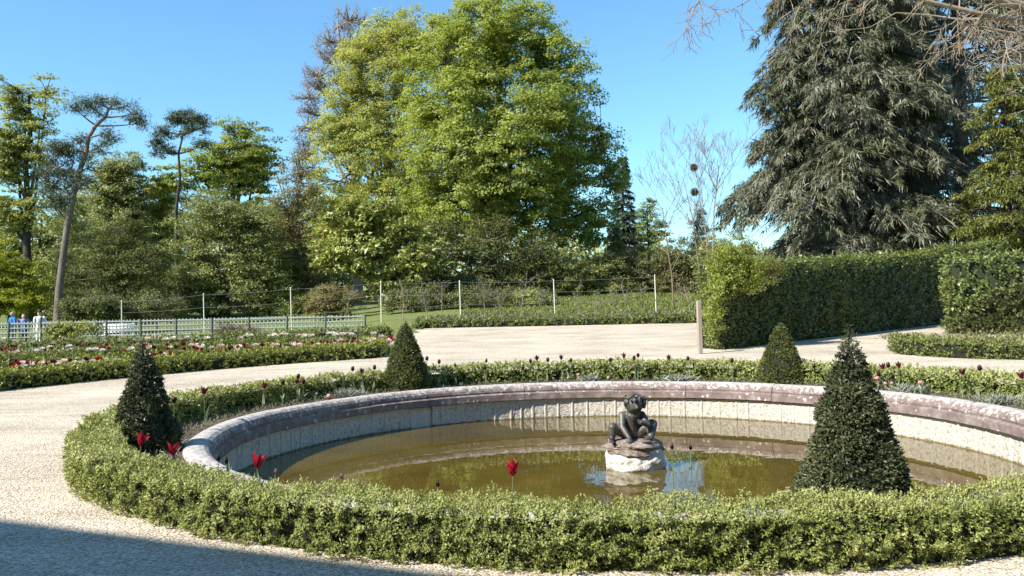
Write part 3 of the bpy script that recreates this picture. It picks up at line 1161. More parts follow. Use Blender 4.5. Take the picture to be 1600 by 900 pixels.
def grow(g, p, d, L, r, lev, tips, kids=(5, 5, 4), gn=0.25, spread=0.8, upb=0.15, shrink=0.55, wob=0.12, sides=6, rmin=0.006, curve=0.0):
    """recursive bare branch"""
    n = 6 if lev > 0 else 4
    pts = [np.asarray(p, float)]
    dd = unit(np.asarray(d, float))
    for i in range(n):
        dd = unit(dd + rng.normal(size=3) * wob + np.array([0, 0, upb * 0.15 + curve]))
        pts.append(pts[-1] + dd * L / n)
    rad = np.linspace(r, max(rmin, r * 0.35), n + 1)
    g.tube(pts, rad, sides if lev > 0 else 3)
    if lev <= 0:
        tips.append((pts[-1], dd))
        return
    K = kids[min(len(kids) - 1, lev - 1)]
    for k in range(K):
        t = rng.uniform(0.3, 1.0) * n
        i = min(n - 1, int(t))
        q = pts[i] + (pts[i + 1] - pts[i]) * (t - i)
        axis = unit(pts[i + 1] - pts[i])
        side = unit(np.cross(axis, rand_dirs(1)[0]))
        nd = unit(axis * (1 - spread * 0.5) + side * spread + np.array([0, 0, upb]))
        grow(g, q, nd, L * shrink * rng.uniform(0.7, 1.2), max(rmin, rad[i] * 0.55), lev - 1, tips, kids, gn, spread, upb, shrink, wob, max(3, sides - 2), rmin, curve)


def tree(name, label, base, lobes, leaf_m, bark_m, clumps=400, clump_r=0.8, per=60, leaf=0.2, aspect=0.7, trunk_r=0.4, trunk_pts=None,
         flat=0.6, twig_n=300, extra_twigs=0, hole=-0.35, droop=0.0, group='trees around the garden', cat='tree', seed=1, shell=0.4, twig_r=0.03,
         limb_r=None, up_n=0.6, crown_name='crown', near=False, jit=0.0):
    base = np.asarray(base, float)
    root = empty(name, base, label, cat, group)
    vol = np.array([(l[1] * l[2] * l[3]) ** 0.72 for l in lobes])
    vol = vol / vol.sum()
    which = rng.choice(len(lobes), clumps, p=vol)
    c = np.array([l[0] for l in lobes])[which]
    r = np.array([l[1:] for l in lobes])[which]
    d = rand_dirs(clumps)
    rad = rng.random(clumps) ** shell
    C = c + d * r * rad[:, None] + rng.normal(size=(clumps, 3)) * jit
    # drop clumps below ground and where the noise leaves a gap
    nf = noise3(C, seed, 3, 1.6 / max(1.0, np.mean([l[1] for l in lobes]) * 0.6))
    C = C[(nf > hole) & (C[:, 2] > gz(C[:, 0], C[:, 1]) + 0.15)]
    bk = (C[:, 1] - base[1]) > 0.35 * np.mean([l[2] for l in lobes])
    C = C[~(bk & (rng.random(len(C)) < 0.5))]
    nc = len(C)
    out = unit(C - np.array([l[0] for l in lobes]).mean(0))
    gw = Geo()
    # trunk
    ctr = np.array([l[0] for l in lobes])
    top = np.array([base[0] * 0.5 + ctr[:, 0].mean() * 0.5, base[1], ctr[:, 2].max()])
    if trunk_pts is None:
        tp = bez(base - [0, 0, 0.1], base * [1, 1, 0] + [0, 0, base[2] * 0.5 + top[2] * 0.5], top, 9)
        tp[1:-1, :2] += rng.normal(size=(7, 2)) * trunk_r * 0.4
    else:
        tp = np.asarray(trunk_pts, float)
    tr = np.linspace(trunk_r, trunk_r * 0.25, len(tp))
    tr[0] *= 1.25
    gw.tube(tp, tr, 9)
    nodes = [tp[i] for i in range(len(tp) // 3, len(tp))]
    for l in lobes:
        s = tp[rng.integers(max(1, len(tp) // 3), max(2, len(tp) * 3 // 4))]
        e = l[0] + np.array([0, 0, l[3] * 0.2])
        if near:
            dd = np.linalg.norm(tp - e, axis=1) + 1.5 * np.maximum(0, tp[:, 2] - e[2] + 0.2)
            s = tp[max(1, dd.argmin())]
        mid = (s + e) / 2 + np.array([0, 0, -0.1 * np.linalg.norm(e - s)]) + rng.normal(size=3) * 0.05 * np.linalg.norm(e - s)
        pp = bez(s, mid, e, 8)
        rr = trunk_r * 0.42 if limb_r is None else limb_r
        gw.tube(pp, np.linspace(rr, rr * 0.25, 8), 6)
        nodes += list(pp[2:])
    nodes = np.array(nodes)
    sel = rng.permutation(nc)[:min(twig_n, nc)]
    for i in sel:
        e = C[i]
        dd = np.linalg.norm(nodes - e, axis=1) + 1.2 * np.maximum(0, nodes[:, 2] - e[2])
        s = nodes[dd.argmin()]
        ln = np.linalg.norm(e - s)
        mid = (s + e) / 2 + np.array([0, 0, -0.08 * ln]) + rng.normal(size=3) * 0.10 * ln
        gw.tube(bez(s, mid, e, 5), np.linspace(twig_r * 1.6, twig_r * 0.45, 5), 4)
    gw.build('trunk', bark_m, root, sm=True, loc=base, rnd=False)
    if extra_twigs:
        gt = Geo()
        for q in range(extra_twigs):
            i = rng.integers(nc)
            dd = unit(out[i] + np.array([0, 0, 0.5]) + rng.normal(size=3) * 0.6)
            ln = clump_r * rng.uniform(0.7, 1.8)
            s = C[i] - dd * ln * 0.4
            gt.tube([s, s + dd * ln * 0.5 + rng.normal(size=3) * 0.06 * ln, s + dd * ln], [twig_r * 0.5, twig_r * 0.35, twig_r * 0.15], 3)
        gt.build('twigs', bark_m if isinstance(bark_m, bpy.types.Material) else bark_m[0], root, loc=base, rnd=False)['kind'] = 'stuff'
    per = int(per * 1.75)
    leaf = leaf * 0.88
    if per > 0:
        n = nc * per
        idx = np.repeat(np.arange(nc), per)
        cr = clump_r * rng.uniform(0.6, 1.3, nc)[idx]
        off = rand_dirs(n) * (rng.random(n) ** 0.45)[:, None]
        off[:, 2] = np.abs(off[:, 2]) * 1.0 - 0.35
        off *= cr[:, None] * np.array([1, 1, flat])
        off[:, 2] -= droop * (off[:, 0] ** 2 + off[:, 1] ** 2) / cr
        LC = C[idx] + off
        nrm = unit(np.array([0, 0, up_n]) + out[idx] * 0.5 + unit(off + 1e-6) * 0.3 + rand_dirs(n) * 0.55)
        A = unit(unit(off * [1, 1, 0.3] + 1e-6) * 0.7 + rand_dirs(n) * 0.6 + np.array([0, 0, -0.25]))
        tone = np.clip(0.5 + 0.22 * rng.normal(size=nc)[idx] * 0.7 + rng.normal(0, 0.16, n), 0, 1)
        Lf = leaf * rng.uniform(0.6, 1.3, n)
        gl = Geo()
        gl.small(LC, A, nrm, Lf, Lf * aspect, tone)
        gl.build(crown_name, leaf_m, root, loc=base)
    return root


def bpt(px, Y):
    p = at(px, 470, Y)
    return np.array([p[0], Y, G(p[0], Y)])


M['maple'] = leaf_mat('maple_leaf', [(0.114, 0.152, 0.034), (0.237, 0.290, 0.064), (0.366, 0.400, 0.114)], 0.45, 0.5, 0.3)
M['lime'] = leaf_mat('lime_leaf', [(0.190, 0.220, 0.061), (0.312, 0.342, 0.091), (0.440, 0.455, 0.144)], 0.45, 0.5, 0.25)
M['young'] = leaf_mat('young_leaf', [(0.143, 0.171, 0.044), (0.248, 0.275, 0.077), (0.363, 0.380, 0.132)], 0.45, 0.5, 0.25)
M['midgreen'] = leaf_mat('midgreen_leaf', [(0.109, 0.153, 0.032), (0.204, 0.255, 0.058), (0.313, 0.350, 0.103)], 0.45, 0.5, 0.25)
M['yellowgreen'] = leaf_mat('yellowgreen_leaf', [(0.14, 0.17, 0.015), (0.24, 0.27, 0.03), (0.33, 0.35, 0.07)], 0.4, 0.5, 0.25)
M['olive'] = leaf_mat('olive_leaf', [(0.096, 0.118, 0.032), (0.200, 0.227, 0.064), (0.312, 0.328, 0.113)], 0.2, 0.5, 0.3)
M['dark'] = leaf_mat('dark_evergreen_leaf', [(0.048, 0.060, 0.017), (0.102, 0.120, 0.034), (0.192, 0.204, 0.072)], 0.15, 0.6, 0.15)
M['greygreen'] = leaf_mat('greygreen_leaf', [(0.106, 0.127, 0.037), (0.203, 0.226, 0.074), (0.300, 0.316, 0.127)], 0.35, 0.5, 0.3)
M['brownbud'] = leaf_mat('brown_bud_leaf', [(0.118, 0.099, 0.039), (0.198, 0.178, 0.066), (0.251, 0.251, 0.079)], 0.3, 0.6, 0.2)
M['greybud'] = leaf_mat('grey_bud', [(0.17, 0.14, 0.12), (0.26, 0.22, 0.19)], 0.2, 0.6, 0.2)
M['laurel'] = leaf_mat('laurel_leaf', [(0.072, 0.096, 0.019), (0.168, 0.198, 0.038), (0.324, 0.342, 0.096), (0.480, 0.468, 0.204)], 0.25, 0.4, 0.5)
M['pine'] = leaf_mat('pine_needles', [(0.049, 0.070, 0.039), (0.111, 0.136, 0.076), (0.196, 0.219, 0.131)], 0.12, 0.5, 0.3)
M['cedar'] = leaf_mat('cedar_needles', [(0.073, 0.080, 0.046), (0.157, 0.162, 0.104), (0.272, 0.272, 0.194)], 0.12, 0.5, 0.35, patch=(0.085, 0.095, 0.045), patch_scale=0.25)
M['cedar_dark'] = leaf_mat('cedar_dark_needles', [(0.070, 0.077, 0.049), (0.158, 0.165, 0.112), (0.298, 0.298, 0.220)], 0.12, 0.5, 0.35)
M['spruce'] = leaf_mat('spruce_needles', [(0.023, 0.034, 0.018), (0.055, 0.068, 0.036), (0.104, 0.117, 0.065)], 0.1, 0.5, 0.3)
M['yewtree'] = leaf_mat('yew_tree_needles', [(0.075, 0.090, 0.018), (0.150, 0.165, 0.035), (0.250, 0.250, 0.075)], 0.25, 0.5, 0.3)
M['beigehedge'] = leaf_mat('beige_shrub_leaf', [(0.055, 0.065, 0.02), (0.11, 0.12, 0.035), (0.19, 0.18, 0.07)], 0.25, 0.5, 0.3, patch=(0.19, 0.165, 0.085), patch_scale=0.3)

GT = 'trees at the back of the garden'
# big maple -----------------------------------------------------------
Y = 68
tree('maple_tree', 'huge rounded fresh green maple towering over the middle of the garden', bpt(772, Y),
     [L_(780, 175, 165, 185, Y), L_(770, 60, 105, 68, Y), L_(900, 290, 72, 80, Y), L_(715, 290, 95, 90, Y), L_(945, 250, 40, 60, Y), L_(800, 330, 120, 58, Y), L_(860, 130, 62, 80, Y), L_(695, 120, 75, 95, Y),
      L_(905, 345, 60, 42, Y), L_(720, 345, 85, 45, Y), L_(790, 210, 130, 120, Y - 4)],
     M['maple'], M['bark_dark'], clumps=3500, clump_r=0.85, per=50, leaf=0.235, aspect=0.85, trunk_r=0.55, flat=0.75, twig_n=700, hole=-0.34, droop=0.25, seed=41, group=GT, shell=0.36)
Y = 77
tree('lime_tree', 'tall pale yellowish green tree with thin foliage left of the maple', bpt(610, Y),
     [L_(610, 205, 110, 175, Y), L_(640, 70, 78, 62, Y), L_(580, 130, 58, 66, Y), L_(530, 300, 58, 85, Y), L_(545, 205, 58, 75, Y), L_(565, 100, 40, 50, Y), L_(540, 375, 58, 48, Y), L_(640, 330, 90, 70, Y)],
     M['lime'], M['twig_grey'], clumps=3300, clump_r=0.9, per=38, leaf=0.24, aspect=0.7, trunk_r=0.5, flat=0.7, twig_n=500, extra_twigs=1500, hole=-0.30, seed=42, group=GT, shell=0.45, twig_r=0.04)
Y = 88
tree('budding_tree', 'bare greyish brown tree crown rising behind the pale lime tree', bpt(560, Y),
     [L_(545, 40, 30, 36, Y), L_(515, 70, 25, 25, Y), L_(498, 125, 30, 30, Y), L_(485, 160, 25, 35, Y), L_(480, 205, 24, 35, Y), L_(478, 255, 24, 40, Y), L_(520, 110, 30, 60, Y)],
     M['greybud'], M['twig_grey'], clumps=420, clump_r=0.9, per=7, leaf=0.2, aspect=0.5, trunk_r=0.5, flat=0.9, twig_n=380, extra_twigs=1400, hole=-2, seed=43, group=GT, twig_r=0.055)
Y = 70
tree('twiggy_tree', 'brownish twiggy tree with barely opened buds between the dark oak and the lime', bpt(465, Y),
     [L_(470, 300, 38, 70, Y), L_(458, 390, 42, 60, Y), L_(445, 320, 25, 50, Y), L_(480, 440, 44, 46, Y), L_(500, 470, 50, 28, Y)],
     M['brownbud'], M['twig_brown'], clumps=760, clump_r=0.7, per=28, leaf=0.20, aspect=0.6, trunk_r=0.3, flat=0.9, twig_n=200, extra_twigs=900, hole=-0.5, seed=44, group=GT, twig_r=0.04)

# left group ------------------------------------------------------------
Y = 62
tree('young_oak', 'tall airy light green tree with dark trunk at the far left edge', bpt(45, Y),
     [L_(35, 150, 42, 26, Y), L_(72, 150, 22, 18, Y), L_(14, 190, 34, 26, Y), L_(62, 205, 28, 25, Y), L_(8, 260, 32, 36, Y), L_(55, 265, 26, 26, Y), L_(15, 330, 32, 34, Y), L_(62, 330, 20, 26, Y), L_(30, 225, 30, 30, Y)],
     M['young'], M['bark_dark'], clumps=560, clump_r=0.75, per=40, leaf=0.24, aspect=0.7, trunk_r=0.36, flat=0.55, twig_n=200, hole=-0.12, seed=45, group=GT, shell=0.7, jit=0.6,
     trunk_pts=[bpt(44, Y) - [0, 0, .1], at(44, 430, Y), at(42, 380, Y), at(44, 320, Y), at(40, 260, Y), at(48, 210, Y), at(45, 150, Y)])
Y = 56
tree('yellow_bush', 'bright yellow green bush at the left edge behind the strollers', bpt(15, Y),
     [L_(10, 410, 44, 44, Y), L_(48, 440, 36, 44, Y), L_(-30, 440, 50, 60, Y), L_(20, 470, 55, 28, Y)],
     M['yellowgreen'], M['bark_dark'], clumps=520, clump_r=0.5, per=52, leaf=0.17, aspect=0.65, trunk_r=0.12, flat=0.7, twig_n=60, hole=-0.4, seed=46, cat='bush', group='shrubs at the back of the garden')
Y = 52
kk = mpp(Y)
tree('scots_pine', 'leaning pine with long bare pale trunk and crooked top bent to the right', bpt(90, Y),
     [L_(a_, b_, c_ * 1.25, d_ * (1.0 if b_ < 200 else 1.4), Y, c_ * 1.3 * kk) for a_, b_, c_, d_ in [(118, 170, 15, 7), (138, 161, 17, 8), (160, 156, 15, 7), (180, 160, 15, 7), (198, 166, 13, 8), (212, 179, 11, 11), (221, 194, 8, 11), (150, 174, 11, 5),
      (168, 222, 12, 10), (160, 238, 9, 10), (172, 206, 7, 6), (120, 222, 18, 10), (98, 236, 22, 12), (128, 246, 15, 10), (82, 260, 20, 13), (108, 270, 20, 13), (76, 290, 20, 13), (102, 300, 20, 13), (132, 285, 12, 10),
      (85, 318, 18, 11), (142, 262, 11, 9)]],
     M['pine'], M['bark_pine'], clumps=760, clump_r=0.42, per=26, leaf=0.24, aspect=0.2, trunk_r=0.24, flat=0.95, twig_n=320, hole=-0.28, seed=47, group=GT, shell=0.8, jit=0.17, limb_r=0.07, near=True,
     trunk_pts=[bpt(89, Y) - [0, 0, .1], at(93, 450, Y), at(99, 400, Y), at(106, 350, Y), at(115, 305, Y), at(124, 268, Y), at(135, 238, Y), at(138, 215, Y), at(150, 196, Y), at(165, 183, Y), at(170, 170, Y), at(158, 163, Y)])
Y = 76
tree('scots_pine', 'distant pine with dark flat topped tufted crown left of centre', bpt(277, Y),
     [L_(a_, b_, c_ * 1.2, d_ * 1.5, Y, c_ * 1.2 * mpp(Y)) for a_, b_, c_, d_ in [(290, 180, 15, 6), (308, 186, 12, 7), (322, 198, 9, 8), (270, 190, 14, 7), (254, 206, 12, 7), (246, 222, 9, 7), (244, 240, 9, 7), (262, 232, 9, 6),
      (298, 200, 12, 6), (318, 226, 10, 5), (280, 206, 9, 5)]],
     M['pine'], M['bark_dark'], clumps=420, clump_r=0.45, per=28, leaf=0.28, aspect=0.25, trunk_r=0.2, flat=0.95, twig_n=140, hole=-0.3, seed=48, group=GT, shell=0.8, jit=0.2, limb_r=0.09, near=True,
     trunk_pts=[bpt(274, Y), at(276, 400, Y), at(275, 330, Y), at(281, 280, Y), at(279, 240, Y), at(286, 210, Y), at(292, 190, Y)])
Y = 82
tree('spring_tree', 'fresh green tree crown beside the flat topped distant pine', bpt(370, Y),
     [L_(378, 218, 42, 34, Y), L_(402, 250, 30, 40, Y), L_(348, 250, 40, 34, Y), L_(385, 250, 45, 45, Y), L_(312, 268, 38, 20, Y), L_(372, 285, 56, 36, Y), L_(270, 285, 25, 18, Y)],
     M['midgreen'], M['bark_dark'], clumps=800, clump_r=0.8, per=42, leaf=0.28, aspect=0.7, trunk_r=0.4, flat=0.5, twig_n=150, hole=-0.3, seed=49, group=GT, jit=0.7)
Y = 66
tree('holm_oak', 'broad rounded olive green evergreen oak behind the trellis', bpt(350, Y),
     [L_(350, 345, 70, 52, Y), L_(395, 350, 44, 44, Y), L_(318, 390, 66, 70, Y), L_(388, 395, 56, 66, Y), L_(350, 450, 92, 50, Y), L_(420, 440, 42, 56, Y), L_(295, 460, 54, 44, Y), L_(440, 480, 46, 26, Y)],
     M['olive'], M['bark_dark'], clumps=2300, clump_r=0.6, per=36, leaf=0.20, aspect=0.5, trunk_r=0.4, flat=0.8, twig_n=100, hole=-0.6, seed=50, group=GT, shell=0.33, jit=0.45)
Y = 80
tree('grey_tree', 'slender greyish green tree standing right of the leaning pine', bpt(190, Y),
     [L_(190, 265, 36, 22, Y), L_(172, 300, 36, 30, Y), L_(206, 325, 30, 46, Y), L_(182, 385, 52, 60, Y), L_(215, 290, 15, 25, Y)],
     M['greygreen'], M['bark'], clumps=1000, clump_r=0.75, per=36, leaf=0.28, aspect=0.65, trunk_r=0.3, flat=0.8, twig_n=200, extra_twigs=300, hole=-0.35, seed=51, group=GT, jit=0.5)
Y = 61
tree('dark_thicket', 'dark evergreen thicket just right of the pine trunk', bpt(175, Y),
     [L_(145, 430, 52, 56, Y), L_(210, 430, 54, 60, Y), L_(165, 480, 70, 34, Y), L_(240, 480, 50, 34, Y), L_(190, 380, 40, 40, Y)],
     M['dark'], M['twig_brown'], clumps=950, clump_r=0.65, per=40, leaf=0.17, aspect=0.5, trunk_r=0.2, flat=0.9, twig_n=160, extra_twigs=160, hole=-0.45, seed=52, jit=0.5, cat='bush', group='shrubs at the back of the garden')
Y = 84
tree('spring_tree', 'pale spring green tree seen between the grey tree and the evergreen oak', bpt(248, Y),
     [L_(256, 315, 26, 36, Y), L_(244, 365, 30, 46, Y), L_(250, 420, 40, 40, Y)],
     M['young'], M['bark_dark'], clumps=640, clump_r=0.75, per=38, leaf=0.28, aspect=0.7, trunk_r=0.2, flat=0.6, twig_n=80, hole=-0.35, seed=53, group=GT)
Y = 66
tree('understory_bush', 'olive brown undergrowth between the yellow bush and the pine trunk', bpt(90, Y),
     [L_(100, 420, 40, 50, Y), L_(75, 450, 35, 45, Y), L_(110, 475, 60, 36, Y), L_(120, 370, 35, 40, Y), L_(60, 480, 60, 34, Y)],
     M['olive'], M['twig_brown'], clumps=640, clump_r=0.6, per=40, leaf=0.18, aspect=0.6, trunk_r=0.15, flat=0.9, twig_n=60, hole=-0.45, seed=54, cat='bush', group='shrubs at the back of the garden')

Y = 90
tree('background_oak', 'mid green tree filling the gap behind the far left tree and the yellow bush', bpt(60, Y),
     [L_(20, 390, 60, 60, Y), L_(80, 380, 50, 62, Y), L_(60, 440, 80, 50, Y), L_(120, 330, 30, 36, Y)],
     M['olive'], M['bark_dark'], clumps=620, clump_r=0.9, per=34, leaf=0.30, aspect=0.7, trunk_r=0.3, flat=0.8, twig_n=60, hole=-0.7, seed=57, group=GT, shell=0.45, jit=0.6)
Y = 92
tree('background_oak', 'dark olive tree between the spring green crown and the brownish twiggy tree', bpt(440, Y),
     [L_(440, 360, 50, 50, Y), L_(420, 420, 60, 60, Y), L_(490, 420, 50, 60, Y), L_(520, 400, 40, 70, Y)],
     M['olive'], M['bark_dark'], clumps=620, clump_r=0.9, per=34, leaf=0.30, aspect=0.7, trunk_r=0.3, flat=0.8, twig_n=60, hole=-0.7, seed=58, group=GT, shell=0.45, jit=0.6)
Y = 94
tree('background_oak', 'dull green tree behind the grey tree and the distant pine trunk', bpt(215, Y),
     [L_(150, 350, 50, 50, Y), L_(235, 330, 40, 50, Y), L_(280, 350, 50, 50, Y), L_(200, 420, 90, 60, Y)],
     M['greygreen'], M['bark_dark'], clumps=620, clump_r=0.9, per=34, leaf=0.30, aspect=0.7, trunk_r=0.3, flat=0.8, twig_n=60, hole=-0.7, seed=59, group=GT, shell=0.45, jit=0.6)

# shrubs under the maple ------------------------------------------------
Y = 57
tree('laurel_bush', 'big leaved laurel bush with cream tinted new leaves left under the maple', bpt(590, Y),
     [L_(545, 350, 44, 34, Y), L_(602, 345, 46, 32, Y), L_(515, 395, 32, 32, Y), L_(572, 395, 58, 36, Y), L_(640, 395, 48, 46, Y), L_(615, 430, 50, 26, Y), L_(575, 330, 40, 22, Y)],
     M['laurel'], M['bark_pale'], clumps=620, clump_r=0.55, per=22, leaf=0.42, aspect=0.5, trunk_r=0.16, flat=0.7, twig_n=120, hole=-0.35, seed=55, cat='bush', group='shrubs at the back of the garden',
     trunk_pts=[at(598, 474, Y), at(585, 450, Y), at(572, 420, Y), at(580, 390, Y), at(590, 350, Y)])
Y = 62
tree('dark_thicket', 'blackish evergreen thicket in the shade under the maple', bpt(730, Y),
     [L_(690, 385, 62, 46, Y), L_(765, 385, 66, 50, Y), L_(835, 400, 50, 40, Y), L_(660, 440, 50, 36, Y), L_(740, 450, 90, 34, Y), L_(820, 440, 40, 36, Y)],
     M['dark'], M['twig_grey'], clumps=1250, clump_r=0.6, per=34, leaf=0.21, aspect=0.5, trunk_r=0.25, flat=0.9, twig_n=200, extra_twigs=420, hole=-0.45, seed=56, cat='bush', group='shrubs at the back of the garden')
for i, (px, py, rx, rz, Y, lab, mt) in enumerate([
        (872, 425, 48, 42, 63, 'rounded olive shrub beside the white stake under the maple', 'olive'),
        (935, 425, 50, 38, 65, 'dark clipped shrub right of the rounded olive shrub', 'olive'),
        (1005, 415, 56, 40, 66, 'beige flushed clipped shrub behind the lawn', 'beigehedge'),
        (1072, 412, 50, 44, 64, 'beige flushed shrub at the foot of the bare tree', 'beigehedge'),
        (1140, 400, 50, 40, 60, 'olive shrub in front of the cedar behind the tall hedge', 'olive')]):
    tree('clipped_shrub', lab, bpt(px, Y), [L_(px, py, rx, rz, Y), L_(px - rx * 0.4, py + 12, rx * 0.7, rz * 0.9, Y), L_(px + rx * 0.45, py + 14, rx * 0.65, rz * 0.8, Y), L_(px, py + 30, rx, rz * 0.6, Y)],
         M[mt], M['twig_brown'], clumps=420, clump_r=0.45, per=42, leaf=0.16, aspect=0.6, trunk_r=0.1, flat=0.9, twig_n=30, extra_twigs=120, hole=-0.7, seed=60 + i, cat='bush',
         group='shrubs at the back of the garden', shell=0.33)
Y = 96
tree('spring_tree', 'small pale green tree in the gap between spruce and bare tree', bpt(1015, Y),
     [L_(1008, 340, 24, 28, Y), L_(1028, 360, 18, 22, Y), L_(1000, 375, 30, 25, Y), L_(1015, 320, 12, 14, Y)],
     M['midgreen'], M['bark_dark'], clumps=220, clump_r=0.6, per=36, leaf=0.24, aspect=0.7, trunk_r=0.2, flat=0.6, twig_n=60, hole=-0.5, seed=70, group=GT)
Y = 110
tree('distant_conifer', 'small dark conifer far off behind the bare tree', bpt(1092, Y),
     [L_(1095, 330, 9, 16, Y), L_(1088, 348, 12, 14, Y), L_(1096, 362, 13, 16, Y), L_(1093, 390, 12, 20, Y)],
     M['spruce'], M['bark_dark'], clumps=160, clump_r=0.5, per=36, leaf=0.26, aspect=0.3, trunk_r=0.2, flat=0.7, twig_n=20, hole=-0.8, seed=71, group=GT)


for i, (px, py, rx, rz, Y, lab, mt) in enumerate([
        (150, 478, 50, 24, 48, 'dark low undergrowth beside the pine trunk behind the trellis', 'dark'),
        (245, 480, 52, 22, 50, 'dark low undergrowth left of the evergreen oak behind the trellis', 'dark'),
        (520, 468, 46, 26, 54, 'brownish low bramble patch left of the laurel trunk', 'brownbud'),
        (650, 468, 50, 28, 53, 'dark bramble patch right of the laurel trunk', 'dark'),
        (745, 468, 52, 28, 53, 'dark bramble patch below the maple trunk', 'dark'),
        (830, 470, 40, 20, 54, 'olive bramble patch at the left end of the lawn', 'olive')]):
    tree('bramble_bush', lab, bpt(px, Y), [L_(px, py, rx, rz, Y), L_(px - rx * 0.5, py + 8, rx * 0.6, rz * 0.9, Y), L_(px + rx * 0.5, py + 8, rx * 0.6, rz * 0.9, Y)],
         M[mt], M['twig_grey'], clumps=260, clump_r=0.42, per=34, leaf=0.14, aspect=0.6, trunk_r=0.06, flat=0.9, twig_n=60, extra_twigs=260, hole=-0.5, seed=120 + i, cat='bush',
         group='shrubs at the back of the garden', shell=0.4, twig_r=0.022)

# conifers with tiers ------------------------------------------------------
def conifer(name, label, base, h, rfun, leaf_m, bark_m, tiers, per_tier, needle, nl=14, trunk_r=0.4, droop=0.35, rise=0.15, seed=1, group=GT, face=None, sub=12, z0=0.03, thick=0.12, jit=0.25, asp=0.26):
    base = np.asarray(base, float)
    root = empty(name, base, label, 'tree', group)
    gw = Geo()
    gw.tube([base - [0, 0, .2], base + [0, 0, h * .5], base + [0, 0, h]], [trunk_r, trunk_r * .6, trunk_r * .08], 8)
    gl = Geo()
    CC, AA, NN, TT = [], [], [], []
    for k in range(tiers):
        t = z0 + (1 - z0) * (k + rng.uniform(-0.3, 0.3)) / tiers
        t = min(max(t, z0), 0.985)
        for b in range(per_tier):
            phi = rng.random() * 2 * math.pi
            dh = np.array([math.cos(phi), math.sin(phi), 0])
            L = rfun(t) * rng.uniform(1 - jit, 1 + jit * 0.5)
            if L < 0.1:
                continue
            s = base + np.array([0, 0, t * h])
            e = s + dh * L + np.array([0, 0, (rise - droop) * L])
            mid = s + dh * L * 0.55 + np.array([0, 0, rise * L])
            pts = bez(s, mid, e, 7)
            if face is not None and dh @ face < -0.25 and rng.random() < 0.6:
                gw.tube(pts, np.linspace(0.03 + 0.010 * L, 0.012, 7), 3)
                continue
            gw.tube(pts, np.linspace(0.03 + 0.012 * L, 0.012, 7), 4)
            side = np.array([-dh[1], dh[0], 0])
            ns = max(3, int(sub * L / 5 + 3))
            for q in range(ns):
                u = rng.uniform(0.22, 1.0)
                x = u * 6
                i = min(5, int(x))
                p = pts[i] + (pts[i + 1] - pts[i]) * (x - i)
                sg = rng.choice([-1, 1])
                bl = (0.42 * L * (1.15 - u) + 0.35) * rng.uniform(0.6, 1.2)
                bd = unit(dh * rng.uniform(0.3, 0.9) + side * sg * rng.uniform(0.3, 1.0) + np.array([0, 0, rng.uniform(-0.1, 0.15)]))
                e2 = p + bd * bl + np.array([0, 0, -droop * bl * rng.uniform(0.6, 1.5)])
                m2 = p + bd * bl * 0.55 + np.array([0, 0, 0.05 * bl])
                bp = bez(p, m2, e2, 5)
                gw.tube(bp[[0, 4]], [0.022, 0.009], 3)
                nn = int(nl * 1.5 * (0.5 + bl))
                f = rng.random(nn) * 4
                ii = np.minimum(3, f.astype(int))
                pp = bp[ii] + (bp[ii + 1] - bp[ii]) * (f - ii)[:, None]
                tang = unit(bp[ii + 1] - bp[ii])
                CC.append(pp + rng.normal(size=(nn, 3)) * thick * np.array([0.5, 0.5, 0.35]))
                AA.append(unit(tang * 0.8 + rand_dirs(nn) * 0.7 + np.array([0, 0, -droop * 0.8])))
                NN.append(unit(np.array([0, 0, 1.0]) + rand_dirs(nn) * 0.7))
                TT.append(np.clip(np.full(nn, rng.normal(0.5, 0.15)) + rng.normal(0, 0.15, nn), 0, 1))
    C = np.concatenate(CC)
    Ln = needle * rng.uniform(0.6, 1.3, len(C))
    gl.small(C, np.concatenate(AA), np.concatenate(NN), Ln, Ln * asp, np.concatenate(TT))
    gw.build('trunk', bark_m, root, sm=True, loc=base, rnd=False)
    gl.build('crown', leaf_m, root, loc=base)
    return root


FACE = np.array([0.0, -1.0, 0])
Y = 50
conifer('blue_cedar', 'huge greyish blue cedar with drooping branches behind the tall hedge', bpt(1325, Y), 38,
        lambda t: 7.2 * (1 - t ** 1.7) * (0.90 + 0.10 * math.sin(t * 41)) + 0.2, M['cedar'], M['twig_grey'], 62, 11, 0.46, nl=16, trunk_r=0.55, droop=0.46, rise=0.16, seed=81, face=FACE, sub=14, asp=0.15)
Y = 55
conifer('blue_cedar', 'darker cedar partly hidden behind the big greyish cedar', bpt(1510, Y), 36,
        lambda t: 8.2 * (1 - t ** 1.9) * (0.88 + 0.12 * math.sin(t * 37)) + 0.2, M['cedar_dark'], M['twig_grey'], 48, 9, 0.50, nl=12, trunk_r=0.6, droop=0.45, rise=0.12, seed=82, face=FACE, sub=10, asp=0.16)
Y = 44
conifer('hanging_yew', 'yellowish green evergreen tree at the right edge behind the ragged hedge', bpt(1580, Y), 13.4,
        lambda t: 3.5 * (1 - t ** 2.4) * (0.75 + 0.25 * math.sin(t * 17 + 1)) + 0.2, M['yewtree'], M['bark_dark'], 26, 8, 0.24, nl=16, trunk_r=0.3, droop=0.3, rise=0.25, seed=83, face=FACE, sub=12, thick=0.2, z0=0.28)
Y = 86
conifer('spruce', 'narrow dark spruce spire against the sky right of the maple', bpt(977, Y), at(977, 243, Y)[2] - bpt(977, Y)[2],
        lambda t: 1.9 * (1 - t) ** 0.8 + 0.1, M['spruce'], M['bark_dark'], 40, 7, 0.34, nl=10, trunk_r=0.2, droop=0.35, rise=0.0, seed=84, sub=6)
Y = 78
